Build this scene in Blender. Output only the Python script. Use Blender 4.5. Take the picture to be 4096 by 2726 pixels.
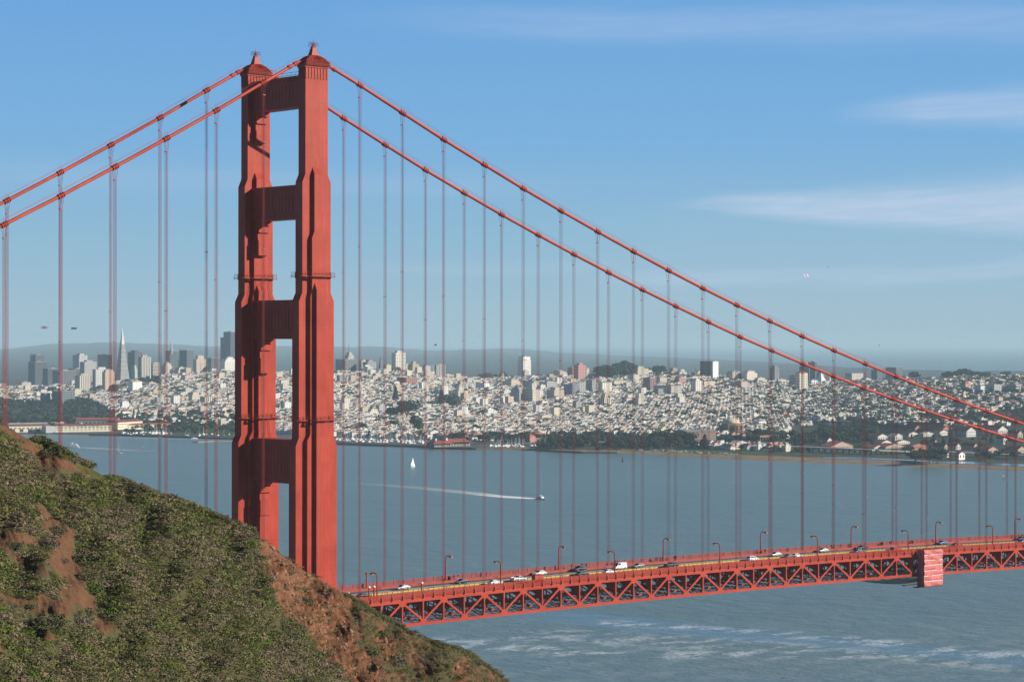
import bpy, math, random
import numpy as np
from mathutils import Vector, Matrix, Euler
random.seed(7); rng=np.random.default_rng(7)
SC=bpy.context.scene; COL=SC.collection
for o in list(bpy.data.objects): bpy.data.objects.remove(o)
# ---------------------------------------------------------------- camera
CAM=np.array([-384.097,-538.475,147.282]); YAW,PIT,ROL,FPX=.8532,.00066,.00089,9464.28
fw=np.array([math.cos(PIT)*math.cos(YAW),math.cos(PIT)*math.sin(YAW),math.sin(PIT)])
_r=np.array([math.sin(YAW),-math.cos(YAW),0]); _u=np.cross(_r,fw)
RT=_r*math.cos(ROL)+_u*math.sin(ROL); UP=-_r*math.sin(ROL)+_u*math.cos(ROL)
cd=bpy.data.cameras.new('camera'); cam=bpy.data.objects.new('camera',cd); COL.objects.link(cam)
m=Matrix([[RT[i],UP[i],-fw[i],CAM[i]] for i in range(3)]+[[0,0,0,1]]); cam.matrix_world=m
cd.sensor_width=36; cd.lens=FPX/4096*36; cd.clip_start=1; cd.clip_end=250000; SC.camera=cam
# ---------------------------------------------------------------- light
SUN=Vector((.90,-1,.545)).normalized()
SUN_EL=math.asin(SUN.z); SUN_AZ=math.atan2(SUN.x,SUN.y)      # from +Y towards +X
sl=bpy.data.lights.new('sun','SUN'); so=bpy.data.objects.new('sun',sl); COL.objects.link(so)
sl.energy=5.0; sl.angle=math.radians(.5); sl.color=(1,.91,.79)
so.rotation_euler=SUN.to_track_quat('Z','Y').to_euler()
W=bpy.data.worlds.new('World'); SC.world=W; W.use_nodes=True
nt=W.node_tree; bg=nt.nodes['Background']; sky=nt.nodes.new('ShaderNodeTexSky'); sky.sky_type='NISHITA'
sky.sun_disc=False; sky.sun_elevation=SUN_EL; sky.sun_rotation=SUN_AZ; sky.altitude=100
sky.air_density=1.3; sky.dust_density=.3; sky.ozone_density=3.0
bg.inputs[1].default_value=.085; SKYK=.79/.085
SC.view_settings.view_transform='Standard'; SC.view_settings.look='None'; SC.view_settings.exposure=.36; SC.view_settings.gamma=1
SC.render.engine='CYCLES'; SC.render.resolution_x=1024; SC.render.resolution_y=681
SC.cycles.volume_bounces=2; SC.cycles.max_bounces=6
# thin high cirrus in the sky, placed by direction (azimuth, elevation)
def N(t,kind,**kw):
    n=t.nodes.new(kind)
    for k,v in kw.items(): setattr(n,k,v)
    return n
def mathn(t,op,a,b=None,c=None,clamp=False):
    n=t.nodes.new('ShaderNodeMath'); n.operation=op; n.use_clamp=clamp
    for i,x in enumerate((a,b,c)):
        if x is None: continue
        if isinstance(x,(int,float)): n.inputs[i].default_value=x
        else: t.links.new(x,n.inputs[i])
    return n.outputs[0]
tc=N(nt,'ShaderNodeTexCoord'); sp=N(nt,'ShaderNodeSeparateXYZ'); nt.links.new(tc.outputs['Generated'],sp.inputs[0])
hyp=mathn(nt,'SQRT',mathn(nt,'ADD',mathn(nt,'MULTIPLY',sp.outputs[0],sp.outputs[0]),mathn(nt,'MULTIPLY',sp.outputs[1],sp.outputs[1])))
az=mathn(nt,'ARCTAN2',sp.outputs[1],sp.outputs[0]); el=mathn(nt,'ARCTAN2',sp.outputs[2],hyp)
azr=mathn(nt,'SUBTRACT',YAW,az)        # radians to the right of the bridge view
cmb=N(nt,'ShaderNodeCombineXYZ'); nt.links.new(mathn(nt,'MULTIPLY',azr,9.),cmb.inputs[0]); nt.links.new(mathn(nt,'MULTIPLY',el,60.),cmb.inputs[1])
nz=N(nt,'ShaderNodeTexNoise'); nz.inputs['Scale'].default_value=1.0; nz.inputs['Detail'].default_value=6; nz.inputs['Roughness'].default_value=.62
nt.links.new(cmb.outputs[0],nz.inputs['Vector'])
wob=mathn(nt,'MULTIPLY',mathn(nt,'SUBTRACT',nz.outputs[0],.5),.012)
def wedge(a0,a1,e0,slope,w0,w1,amt):
    # a long wisp from azimuth a0 to a1, centre elevation e0 rising with slope, half width w0 -> w1
    t_=mathn(nt,'DIVIDE',mathn(nt,'SUBTRACT',azr,a0),a1-a0)
    tt=mathn(nt,'MAXIMUM',mathn(nt,'MINIMUM',t_,1.3),0)
    ce=mathn(nt,'ADD',e0,mathn(nt,'MULTIPLY',tt,slope)); w=mathn(nt,'ADD',w0,mathn(nt,'MULTIPLY',tt,w1-w0))
    d=mathn(nt,'DIVIDE',mathn(nt,'ABSOLUTE',mathn(nt,'ADD',mathn(nt,'SUBTRACT',el,ce),wob)),w)
    f=mathn(nt,'SUBTRACT',1.35,d); f=mathn(nt,'MULTIPLY',f,1.0,clamp=True); f=mathn(nt,'MULTIPLY',f,f)
    g=mathn(nt,'MULTIPLY',t_,3,clamp=True); g2=mathn(nt,'MULTIPLY',mathn(nt,'SUBTRACT',1.6,t_),3,clamp=True)
    return mathn(nt,'MULTIPLY',mathn(nt,'MULTIPLY',mathn(nt,'MULTIPLY',f,g),g2),amt)
def pa(px): return (px-2048)/FPX
def pe(py): return (1369-py)/FPX
ws=[wedge(pa(2600),pa(4200),pe(825),-.001,.002,.0175,.72),wedge(pa(2300),pa(3300),pe(1120),.001,.005,.006,.32),
    wedge(pa(3100),pa(4300),pe(1170),.014,.004,.006,.34),wedge(pa(3300),pa(4400),pe(470),.004,.004,.013,.45),
    wedge(pa(1300),pa(4400),pe(90),-.004,.006,.014,.24),wedge(pa(-300),pa(1400),pe(700),-.004,.008,.006,.12),
    wedge(pa(1400),pa(2200),pe(1080),.001,.003,.004,.14),wedge(pa(2000),pa(4400),pe(1000),.0,.03,.03,.10)]
cl=ws[0]
for w_ in ws[1:]: cl=mathn(nt,'MAXIMUM',cl,w_)
nz2=N(nt,'ShaderNodeTexNoise'); nz2.inputs['Scale'].default_value=2.2; nz2.inputs['Detail'].default_value=8; nz2.inputs['Roughness'].default_value=.6; cm2=N(nt,'ShaderNodeCombineXYZ'); nt.links.new(mathn(nt,'MULTIPLY',azr,16.),cm2.inputs[0]); nt.links.new(mathn(nt,'ADD',mathn(nt,'MULTIPLY',el,170.),mathn(nt,'MULTIPLY',azr,-9.)),cm2.inputs[1]); nt.links.new(cm2.outputs[0],nz2.inputs['Vector']); nz2.inputs['Distortion'].default_value=.6
mr=N(nt,'ShaderNodeMapRange'); mr.inputs[1].default_value=.3; mr.inputs[2].default_value=.65; mr.inputs[3].default_value=.62; nt.links.new(nz2.outputs[0],mr.inputs[0])
cl=mathn(nt,'MULTIPLY',cl,mr.outputs[0],clamp=True)
tint=N(nt,'ShaderNodeMix',data_type='RGBA',blend_type='MULTIPLY'); tint.inputs[0].default_value=1; nt.links.new(sky.outputs[0],tint.inputs[6]); tint.inputs[7].default_value=(1,1,1,1)
mx=N(nt,'ShaderNodeMix',data_type='RGBA'); nt.links.new(cl,mx.inputs[0]); 
# clear winter sky: colour by elevation, mixed with the sky texture
cr_=N(nt,'ShaderNodeValToRGB'); nt.links.new(mathn(nt,'DIVIDE',el,1.5708,clamp=True),cr_.inputs[0]); E_=cr_.color_ramp.elements
SKY=[(0,(.36,.52,.64)),(.010,(.32,.505,.645)),(.028,(.25,.475,.67)),(.055,(.18,.425,.735)),(.1,(.130,.355,.73)),(.17,(.05,.15,.38)),(.30,(.014,.042,.12)),(1,(.006,.018,.055))]
E_[0].position=0; E_[0].color=(*SKY[0][1],1); E_[1].position=1; E_[1].color=(*SKY[-1][1],1)
for p_,c_ in SKY[1:-1]: e_=E_.new(p_); e_.color=(*c_,1)
sc_=N(nt,'ShaderNodeMix',data_type='RGBA',blend_type='MULTIPLY'); sc_.inputs[0].default_value=1; nt.links.new(cr_.outputs[0],sc_.inputs[6]); sc_.inputs[7].default_value=(SKYK,SKYK,SKYK,1)
sm_=N(nt,'ShaderNodeMix',data_type='RGBA'); sm_.inputs[0].default_value=.93; nt.links.new(tint.outputs[2],sm_.inputs[6]); nt.links.new(sc_.outputs[2],sm_.inputs[7])
dn_=N(nt,'ShaderNodeMix',data_type='RGBA'); nt.links.new(mathn(nt,'MULTIPLY',mathn(nt,'ADD',mathn(nt,'MULTIPLY',el,-1),-.02),25.,clamp=True),dn_.inputs[0]); nt.links.new(sm_.outputs[2],dn_.inputs[6]); dn_.inputs[7].default_value=(.25,.45,.5,1)
nt.links.new(dn_.outputs[2],mx.inputs[6]); mx.inputs[7].default_value=(5.2,6.1,7.6,1)
nt.links.new(mx.outputs[2],bg.inputs[0])
# ---------------------------------------------------------------- helpers
def ray(px,py): return fw+RT*(px-2048)/FPX+UP*(1363-py)/FPX
def atD(px,py,D): return CAM+ray(px,py)*D
def atZ(px,py,Z): d=ray(px,py); return CAM+d*(Z-CAM[2])/d[2]
def atY(px,py,Y): d=ray(px,py); return CAM+d*(Y-CAM[1])/d[1]
fh=np.array([math.cos(YAW),math.sin(YAW)]); rh=np.array([math.sin(YAW),-math.cos(YAW)])
def DL(D,L): return np.array([CAM[0]+fh[0]*D+rh[0]*L,CAM[1]+fh[1]*D+rh[1]*L])   # metres ahead, metres right
def uD(x,y):                      # plan point -> (direction column, metres ahead)
    dx=x-CAM[0]; dy=y-CAM[1]; D=dx*fh[0]+dy*fh[1]; L=dx*rh[0]+dy*rh[1]; return 2048+FPX*L/D, D
def pix(x,y,z):
    dx,dy,dz=x-CAM[0],y-CAM[1],z-CAM[2]
    c=dx*fw[0]+dy*fw[1]+dz*fw[2]; return 2048+FPX*(dx*RT[0]+dy*RT[1]+dz*RT[2])/c, 1363-FPX*(dx*UP[0]+dy*UP[1]+dz*UP[2])/c
class MB:
    def __init__(s): s.v=[]; s.f=[]; s.m=[]
    def hexa(s,p,mi=0):            # 8 points: bottom 4 ccw, top 4 ccw
        b=len(s.v); s.v+= [tuple(q) for q in p]
        for f in ((3,2,1,0),(4,5,6,7),(0,1,5,4),(1,2,6,5),(2,3,7,6),(3,0,4,7)): s.f.append(tuple(b+i for i in f)); s.m.append(mi)
        return s
    def box(s,x0,x1,y0,y1,z0,z1,mi=0):
        return s.hexa([(x0,y0,z0),(x1,y0,z0),(x1,y1,z0),(x0,y1,z0),(x0,y0,z1),(x1,y0,z1),(x1,y1,z1),(x0,y1,z1)],mi)
    def frus(s,cx,cy,z0,a0,b0,z1,a1,b1,mi=0):
        return s.hexa([(cx-a0,cy-b0,z0),(cx+a0,cy-b0,z0),(cx+a0,cy+b0,z0),(cx-a0,cy+b0,z0),(cx-a1,cy-b1,z1),(cx+a1,cy-b1,z1),(cx+a1,cy+b1,z1),(cx-a1,cy+b1,z1)],mi)
    def beam(s,p,q,w,h,mi=0):      # rectangular bar p->q, w sideways, h in the upright plane
        p=Vector(p); q=Vector(q); d=(q-p).normalized(); up=Vector((0,0,1))
        if abs(d.z)>.999: up=Vector((1,0,0))
        sd=d.cross(up).normalized()*(w/2); u=sd.cross(d).normalized()*(h/2)
        return s.hexa([p-sd-u,p+sd-u,p+sd+u,p-sd+u,q-sd-u,q+sd-u,q+sd+u,q-sd+u],mi)
    def tube(s,pts,r,n=8,mi=0,cap=True):
        rs=r if isinstance(r,(list,tuple)) else [r]*len(pts); P=[Vector(p) for p in pts]; b=len(s.v)
        for i,p in enumerate(P):
            d=(P[min(i+1,len(P)-1)]-P[max(i-1,0)]).normalized(); up=Vector((0,0,1)) if abs(d.z)<.95 else Vector((1,0,0))
            a=d.cross(up).normalized(); c=a.cross(d)
            for k in range(n):
                t=2*math.pi*k/n; s.v.append(tuple(p+(a*math.cos(t)+c*math.sin(t))*rs[i]))
        for i in range(len(P)-1):
            for k in range(n): s.f.append((b+i*n+k,b+i*n+(k+1)%n,b+(i+1)*n+(k+1)%n,b+(i+1)*n+k)); s.m.append(mi)
        if cap: s.f.append(tuple(b+k for k in range(n))[::-1]); s.f.append(tuple(b+(len(P)-1)*n+k for k in range(n))); s.m+=[mi,mi]
        return s
    def lathe(s,prof,n=16,c=(0,0),mi=0,sx=1,sy=1):
        b=len(s.v)
        for r,z in prof:
            for k in range(n): t=2*math.pi*(k+.5)/n; s.v.append((c[0]+r*math.cos(t)*sx,c[1]+r*math.sin(t)*sy,z))
        for i in range(len(prof)-1):
            for k in range(n): s.f.append((b+i*n+k,b+i*n+(k+1)%n,b+(i+1)*n+(k+1)%n,b+(i+1)*n+k)); s.m.append(mi)
        s.f.append(tuple(b+(len(prof)-1)*n+k for k in range(n))); s.m.append(mi)
        s.f.append(tuple(b+k for k in range(n))[::-1]); s.m.append(mi); return s
    def prism(s,pts,off,mi=0):     # polygon pts extruded by off
        b=len(s.v); n=len(pts); s.v+=[tuple(p) for p in pts]+[tuple(np.array(p)+np.array(off)) for p in pts]
        s.f.append(tuple(range(b,b+n))); s.f.append(tuple(range(b+2*n-1,b+n-1,-1))); s.m+=[mi,mi]
        for i in range(n): s.f.append((b+(i+1)%n,b+i,b+n+i,b+n+(i+1)%n)); s.m.append(mi)
        return s
    def mesh(s,name,mats,smooth=False):
        me=bpy.data.meshes.new(name); me.from_pydata(s.v,[],s.f)
        for m_ in (mats if isinstance(mats,(list,tuple)) else [mats]): me.materials.append(m_)
        me.polygons.foreach_set('material_index',s.m)
        if smooth: me.polygons.foreach_set('use_smooth',[True]*len(s.f))
        me.update(); return me
    def build(s,name,mats,parent=None,loc=None,smooth=False,rz=0):
        o=bpy.data.objects.new(name,s.mesh(name,mats,smooth)); COL.objects.link(o)
        if parent: o.parent=parent
        if loc is not None: o.location=tuple(loc)
        if rz: o.rotation_euler=(0,0,rz)
        return o
def empty(name,loc=(0,0,0),rz=0,parent=None):
    o=bpy.data.objects.new(name,None); COL.objects.link(o); o.location=tuple(loc); o.rotation_euler=(0,0,rz); o.empty_display_size=.1
    if parent: o.parent=parent
    return o
def tag(o,label=None,cat=None,group=None,kind=None):
    for k,v in (('label',label),('category',cat),('group',group),('kind',kind)):
        if v: o[k]=v
    return o
def copy_tree(o,parent=None):
    c=o.copy(); COL.objects.link(c); c.parent=parent
    for ch in o.children: copy_tree(ch,c)
    return c
def bulk(name,verts,quads,mat,cols=None,parent=None):   # big numpy mesh
    me=bpy.data.meshes.new(name); nv=len(verts); nf,k=quads.shape
    me.vertices.add(nv); me.vertices.foreach_set('co',np.asarray(verts,np.float32).ravel())
    me.loops.add(nf*k); me.loops.foreach_set('vertex_index',quads.astype(np.int32).ravel())
    me.polygons.add(nf); me.polygons.foreach_set('loop_start',np.arange(0,nf*k,k,dtype=np.int32))
    me.update(calc_edges=True)
    if cols is not None:
        a=me.attributes.new('col','FLOAT_COLOR','POINT'); c=np.ones((nv,4),np.float32); c[:,:cols.shape[1]]=cols; a.data.foreach_set('color',c.ravel())
    me.materials.append(mat); o=bpy.data.objects.new(name,me); COL.objects.link(o)
    if parent: o.parent=parent
    return o
# ---------------------------------------------------------------- materials
def newmat(name):
    m_=bpy.data.materials.new(name); m_.use_nodes=True; return m_,m_.node_tree,m_.node_tree.nodes['Principled BSDF']
def lk(t,v,i):
    if isinstance(v,(tuple,list)): i.default_value=(*v[:3],1)
    elif isinstance(v,(int,float)): i.default_value=v
    else: t.links.new(v,i)
def mix(t,f,a,b,mode='MIX'):
    n=N(t,'ShaderNodeMix',data_type='RGBA',blend_type=mode); lk(t,f,n.inputs[0]); lk(t,a,n.inputs[6]); lk(t,b,n.inputs[7]); return n.outputs[2]
def noise(t,sc,det=4,vec=None,rough=.55,out=0):
    n=N(t,'ShaderNodeTexNoise'); n.inputs['Scale'].default_value=sc; n.inputs['Detail'].default_value=det; n.inputs['Roughness'].default_value=rough
    if vec is not None: t.links.new(vec,n.inputs['Vector'])
    return n.outputs[out]
def rng_(t,x,a,b,c=0,d=1):
    n=N(t,'ShaderNodeMapRange'); t.links.new(x,n.inputs[0])
    for i,v in enumerate((a,b,c,d)): n.inputs[i+1].default_value=v
    return n.outputs[0]
def pos(t,kind='Object'): return N(t,'ShaderNodeTexCoord').outputs[kind] if kind!='World' else N(t,'ShaderNodeNewGeometry').outputs['Position']
def scaled(t,v,s):
    n=N(t,'ShaderNodeVectorMath',operation='MULTIPLY'); t.links.new(v,n.inputs[0]); n.inputs[1].default_value=s; return n.outputs[0]
def flat(name,c,rough=.6,var=.15,sc=1.0,metal=0,spec=.5):
    m_,t,b=newmat(name); n=noise(t,sc,5,pos(t)); f=rng_(t,n,.3,.7,0,1)
    col=mix(t,f,tuple(x*(1-var) for x in c),tuple(min(1,x*(1+var)) for x in c)); lk(t,col,b.inputs['Base Color'])
    b.inputs['Roughness'].default_value=rough; b.inputs['Metallic'].default_value=metal; b.inputs['Specular IOR Level'].default_value=spec; return m_
def orange(name,c=(.43,.040,.018),seams=True,rough=.5):
    m_,t,b=newmat(name); p=pos(t,'World'); n=rng_(t,noise(t,.12,6,p),.3,.7); n2=rng_(t,noise(t,1.3,5,scaled(t,p,(1,1,.25))),.35,.75)
    col=mix(t,n,tuple(x*.84 for x in c),(min(1,c[0]*1.10),c[1]*1.5,c[2]*1.7)); col=mix(t,mathn(t,'MULTIPLY',n2,.4),col,(c[0]*.62,c[1]*.62,c[2]*.7))
    if seams:
        s=N(t,'ShaderNodeSeparateXYZ'); t.links.new(p,s.inputs[0])
        h=mathn(t,'ADD',s.outputs[0],mathn(t,'MULTIPLY',s.outputs[1],1.0))
        br=N(t,'ShaderNodeTexBrick'); cb=N(t,'ShaderNodeCombineXYZ'); t.links.new(mathn(t,'MULTIPLY',h,1.0),cb.inputs[0]); t.links.new(s.outputs[2],cb.inputs[1]); t.links.new(cb.outputs[0],br.inputs['Vector'])
        br.inputs['Scale'].default_value=1; br.inputs['Brick Width'].default_value=1.07; br.inputs['Row Height'].default_value=7.6; br.inputs['Mortar Size'].default_value=.035; br.inputs['Mortar Smooth'].default_value=.3
        br.offset=0; br.inputs['Color1'].default_value=(1,1,1,1); br.inputs['Color2'].default_value=(.84,.84,.84,1); br.inputs['Mortar'].default_value=(.42,.38,.38,1)
        col=mix(t,.75,col,br.outputs[0],'MULTIPLY')
    lk(t,col,b.inputs['Base Color']); b.inputs['Roughness'].default_value=rough; b.inputs['Specular IOR Level'].default_value=.2
    bp=N(t,'ShaderNodeBump'); bp.inputs['Strength'].default_value=.15; bp.inputs['Distance'].default_value=.05; t.links.new(noise(t,3,4,p),bp.inputs['Height']); t.links.new(bp.outputs[0],b.inputs['Normal']); return m_
def winmat(name,wall,glass=(.05,.07,.10),sx=4.,wx=.5,sz=3.4,wz=.5,ph=0.,roof=None,attr=False,rough=.7,shadow=.12):
    m_,t,b=newmat(name); p=pos(t,'World' if attr else 'Object'); s=N(t,'ShaderNodeSeparateXYZ'); t.links.new(p,s.inputs[0])
    g=N(t,'ShaderNodeNewGeometry'); sn=N(t,'ShaderNodeSeparateXYZ'); t.links.new(g.outputs['True Normal'],sn.inputs[0])
    ax=mathn(t,'GREATER_THAN',mathn(t,'ABSOLUTE',sn.outputs[0]),.6); top=mathn(t,'GREATER_THAN',mathn(t,'ABSOLUTE',sn.outputs[2]),.5)
    hx=mathn(t,'ADD',mathn(t,'MULTIPLY',s.outputs[1],ax),mathn(t,'MULTIPLY',s.outputs[0],mathn(t,'SUBTRACT',1,ax)))
    wv=mathn(t,'MULTIPLY',mathn(t,'LESS_THAN',mathn(t,'FRACT',mathn(t,'ADD',mathn(t,'DIVIDE',hx,sx),ph+100)),wx),mathn(t,'LESS_THAN',mathn(t,'FRACT',mathn(t,'ADD',mathn(t,'DIVIDE',s.outputs[2],sz),100)),wz))
    wv=mathn(t,'MULTIPLY',wv,mathn(t,'SUBTRACT',1,top))
    n=rng_(t,noise(t,.05 if not attr else .02,5,p),.3,.7)
    if attr:
        at_=N(t,'ShaderNodeAttribute',attribute_name='col').outputs[0]; wc=mix(t,n,mix(t,.12,at_,(0,0,0)),at_)
    else: wc=mix(t,n,tuple(x*.92 for x in wall),tuple(min(1,x*1.05) for x in wall))
    if roof: wc=mix(t,top,wc,roof)
    gn=mix(t,rng_(t,noise(t,.35,2,p),.4,.6),tuple(x*.7 for x in glass),tuple(min(1,x*1.5) for x in glass))
    lk(t,mix(t,wv,wc,gn),b.inputs['Base Color']); lk(t,mathn(t,'SUBTRACT',rough,mathn(t,'MULTIPLY',wv,rough-.25)),b.inputs['Roughness']); return m_
# ---------------------------------------------------------------- bridge
M_OR=orange('red_orange_steel'); M_ORP=orange('plain_red_orange_steel',(.42,.040,.018),False); M_CAB=orange('cable_paint',(.45,.056,.030),False,.45)
M_ROPE=flat('suspender_rope',(.44,.075,.07),.6,.2,.5); M_DK=flat('dark_steel',(.05,.03,.028),.6)
M_CON=flat('pale_roadway',(.36,.35,.31),.9,.12,.25); M_ASP=flat('dark_asphalt',(.09,.09,.09),.9,.2,.3); M_YEL=flat('yellow_paint',(.55,.33,.03),.6,.1,.6)
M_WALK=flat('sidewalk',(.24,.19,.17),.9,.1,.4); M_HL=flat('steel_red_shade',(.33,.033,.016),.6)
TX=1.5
M_BRC=flat('shaded_red_steel',(.20,.03,.02),.7,.4,.5)  # darker red puts the truss interior's shade into the bracing colour
NEAR=[17.56,32.72,47.84,63.19,78.29,93.37,108.45,123.62,138.8,154.12,169.67,185.21,200.9,216.73,232.74,248.88,265.14,281.77,298.6,315.6]
FAR=[17.4,32.67,48.01,63.34,78.5,93.54,108.72,123.87,138.99,154.19,169.57,184.9,200.32,215.99,231.79,247.65,263.79,280.0,296.45,313.2,330.1,346.9]
NZ=[218.91,212.14,205.47,199.02,192.75,186.75,180.98,175.33,169.84,164.51,159.36,154.38,149.48,144.74,140.17,135.78,131.46,127.2,123.05,119.05]
FZ=[219.6,212.55,205.7,199.0,192.76,186.72,180.88,175.25,169.8,164.48,159.28,154.20,149.28,144.66,140.06,135.6,131.31,127.18,123.1,119.16,115.41,111.72]
while len(NEAR)<25: NEAR.append(NEAR[-1]+16.9); NZ.append(NZ[-1]-3.8)
while len(FAR)<25: FAR.append(FAR[-1]+16.9); FZ.append(FZ[-1]-3.5)
LX=[-15.1,-30.3,-45.9,-61.4,-77.2,-93.2,-109]; LZ=[217.3,208.75,200.45,192.25,184.2,176.33,168.8]
def zb(x): return 66.32+.01689*x-6.032e-5*x*x if x<330 else zb(329.9)-.0229*(x-329.9)
bridge=tag(empty('suspension_bridge',(TX,0,0)),'red orange suspension bridge with a tall stepped tower and trussed deck','bridge')
def part(mb,name,mats,parent,smooth=False,label=None,loc=None):
    # children of the bridge keep world coordinates: parent empties carry the offset
    o=mb.build(name,mats,parent,None,smooth)
    px=0; q=parent
    while q: px+=q.location.x; q=q.parent
    for v in o.data.vertices: v.co.x-=px
    if label: o['label']=label
    return o
def off(o): return o
tower=empty('tower',(0,0,0),parent=bridge)
tower['label']='stepped twin legged tower joined by ribbed cross struts'
def leg(y0):
    mb=MB()
    def stack(levels,b,bt):   # levels: (z0,z1,halfX,next halfX) with sloping shoulder 2.2 m high
        for z0,z1,a,an in levels:
            mb.frus(TX,y0,z0,a,b,z1-2.2,a,b); mb.frus(TX,y0,z1-2.2,a,b,z1,an,b if an>0 and an<a else bt)
    stack([(0,121.3,6.95,5.9),(121.3,160.8,5.9,4.8),(160.8,193.2,4.8,3.8)],1.6,1.6)
    mb.frus(TX,y0,193.2,3.8,1.6,222.6,3.8,1.6)
    def wing(levels,b,tops):
        for (z0,z1,a,an) in levels: mb.frus(TX,y0,z0,a,b,z1-1.8,a,b); mb.frus(TX,y0,z1-1.8,a,b,z1,an,b-(0 if (z0,z1,a,an)!=levels[-1] else 1.0))
    wing([(0,122.3,3.85,2.8),(122.3,161.5,2.8,2.3),(161.5,177.5,2.3,1.5),(177.5,195,1.5,1.4)],2.67,1)
    wing([(0,163.4,1.52,1.4)],3.74,1)
    # cornice with upright slots under the top
    for k in range(8):
        x=TX-3.5+k*1.0
        for s in (-1,1): mb.box(x-.28,x+.28,y0+s*1.62-.12,y0+s*1.62+.12,219.3,222.3)
    for k in range(4):
        y=y0-1.25+k*.83
        for s in (-1,1): mb.box(TX+s*3.82-.12,TX+s*3.82+.12,y-.22,y+.22,219.3,222.3)
    mb.box(TX-4.05,TX+4.05,y0-1.9,y0+1.9,222.35,222.9)
    return mb
for y0,lb in ((-13.716,'sunlit near leg with stepped recesses'),(13.716,'far leg partly in the shadow of the struts')):
    l=part(leg(y0),'leg',M_OR,tower,label=lb)
    d=MB(); prof=[(4.0,2.35,222.9),(3.95,2.3,223.7),(3.4,2.0,224.5),(2.4,1.5,225.3),(1.2,.95,225.9),(.95,.8,226.0)]
    for (a,b,z),(a2,b2,z2) in zip(prof,prof[1:]): d.frus(TX,y0,z,a,b,z2,a2,b2)
    for k in range(13):                # ribs over the housing
        x=TX-3.6+k*.6; f=1-abs(x-TX)/4.6
        d.tube([(x,y0-2.5,222.9),(x,y0-2.45,223.7),(TX+(x-TX)*.8,y0-2.1,224.65),(TX+(x-TX)*.45,y0-1.3,225.6),(TX+(x-TX)*.2,y0,226.05),(TX+(x-TX)*.45,y0+1.3,225.6),(x,y0+2.45,223.7)],.09,4)
    for z in (223.3,223.75,224.2):
        d.tube([(TX-4.15,y0-2.55,z),(TX+4.15,y0-2.55,z),(TX+4.15,y0+2.55,z),(TX-4.15,y0+2.55,z),(TX-4.15,y0-2.55,z)],.05,4)
    part(d,'saddle_housing',M_OR,tower,label='ribbed domed housing over the cable saddle')
    s_=MB(); s_.frus(TX,y0,225.9,1.15,.95,228.1,.5,.45); s_.box(TX-.7,TX+.7,y0-.6,y0+.6,228.1,228.25)
    for z in (228.7,229.3): s_.tube([(TX-1.0,y0-.8,z),(TX+1.0,y0-.8,z),(TX+1.0,y0+.8,z),(TX-1.0,y0+.8,z),(TX-1.0,y0-.8,z)],.05,4)
    for a in(-1,0,1):
        for b in (-.8,.8): s_.tube([(TX+a,y0+b,228.1),(TX+a,y0+b,229.35)],.05,4)
    s_.lathe([(.25,228.25),(.3,229),(.1,229.2),(.06,230.2)],8,(TX,y0)); s_.tube([(TX-2.6,y0,226.6),(TX,y0,228.0),(TX+2.6,y0,226.6)],.04,4)
    part(s_,'beacon_spire',M_HL,tower,label='small pyramid spire with a caged aircraft beacon')
    for z in (165.3,126.0):            # maintenance catwalk round each leg
        A=4.8 if z>160 else 5.9; r=MB(); B=3.8; Cc=(2.0 if z>163 else 3.05)
        if z>160: pl=[(-A,-1.6),(-2.3,-1.6),(-2.3,-2.67),(2.3,-2.67),(2.3,-1.6),(A,-1.6),(A,1.6),(2.3,1.6),(2.3,2.67),(-2.3,2.67),(-2.3,1.6),(-A,1.6)]
        else: pl=[(-A,-1.6),(-2.8,-1.6),(-1.5,-3.74),(1.5,-3.74),(2.8,-1.6),(A,-1.6),(A,1.6),(2.8,1.6),(1.5,3.74),(-1.5,3.74),(-2.8,1.6),(-A,1.6)]
        pl=[(TX+x+ (.75 if x>0 else -.75),y0+y+(.75 if y>0 else -.75)) for x,y in pl]; pl.append(pl[0])
        for (xa,ya),(xb,yb) in zip(pl,pl[1:]):
            r.beam((xa,ya,z),(xb,yb,z),.8,.18)
            for h in (.55,1.1): r.tube([(xa,ya,z+h),(xb,yb,z+h)],.045,4)
            n=max(1,int(math.hypot(xb-xa,yb-ya)/1.2))
            for k in range(n+1):
                x=xa+(xb-xa)*k/n; y=ya+(yb-ya)*k/n; r.tube([(x,y,z-.5),(x,y,z+1.1)],.06,4)
        part(r,'catwalk',M_HL,tower,label='railed maintenance catwalk around the leg')
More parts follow.
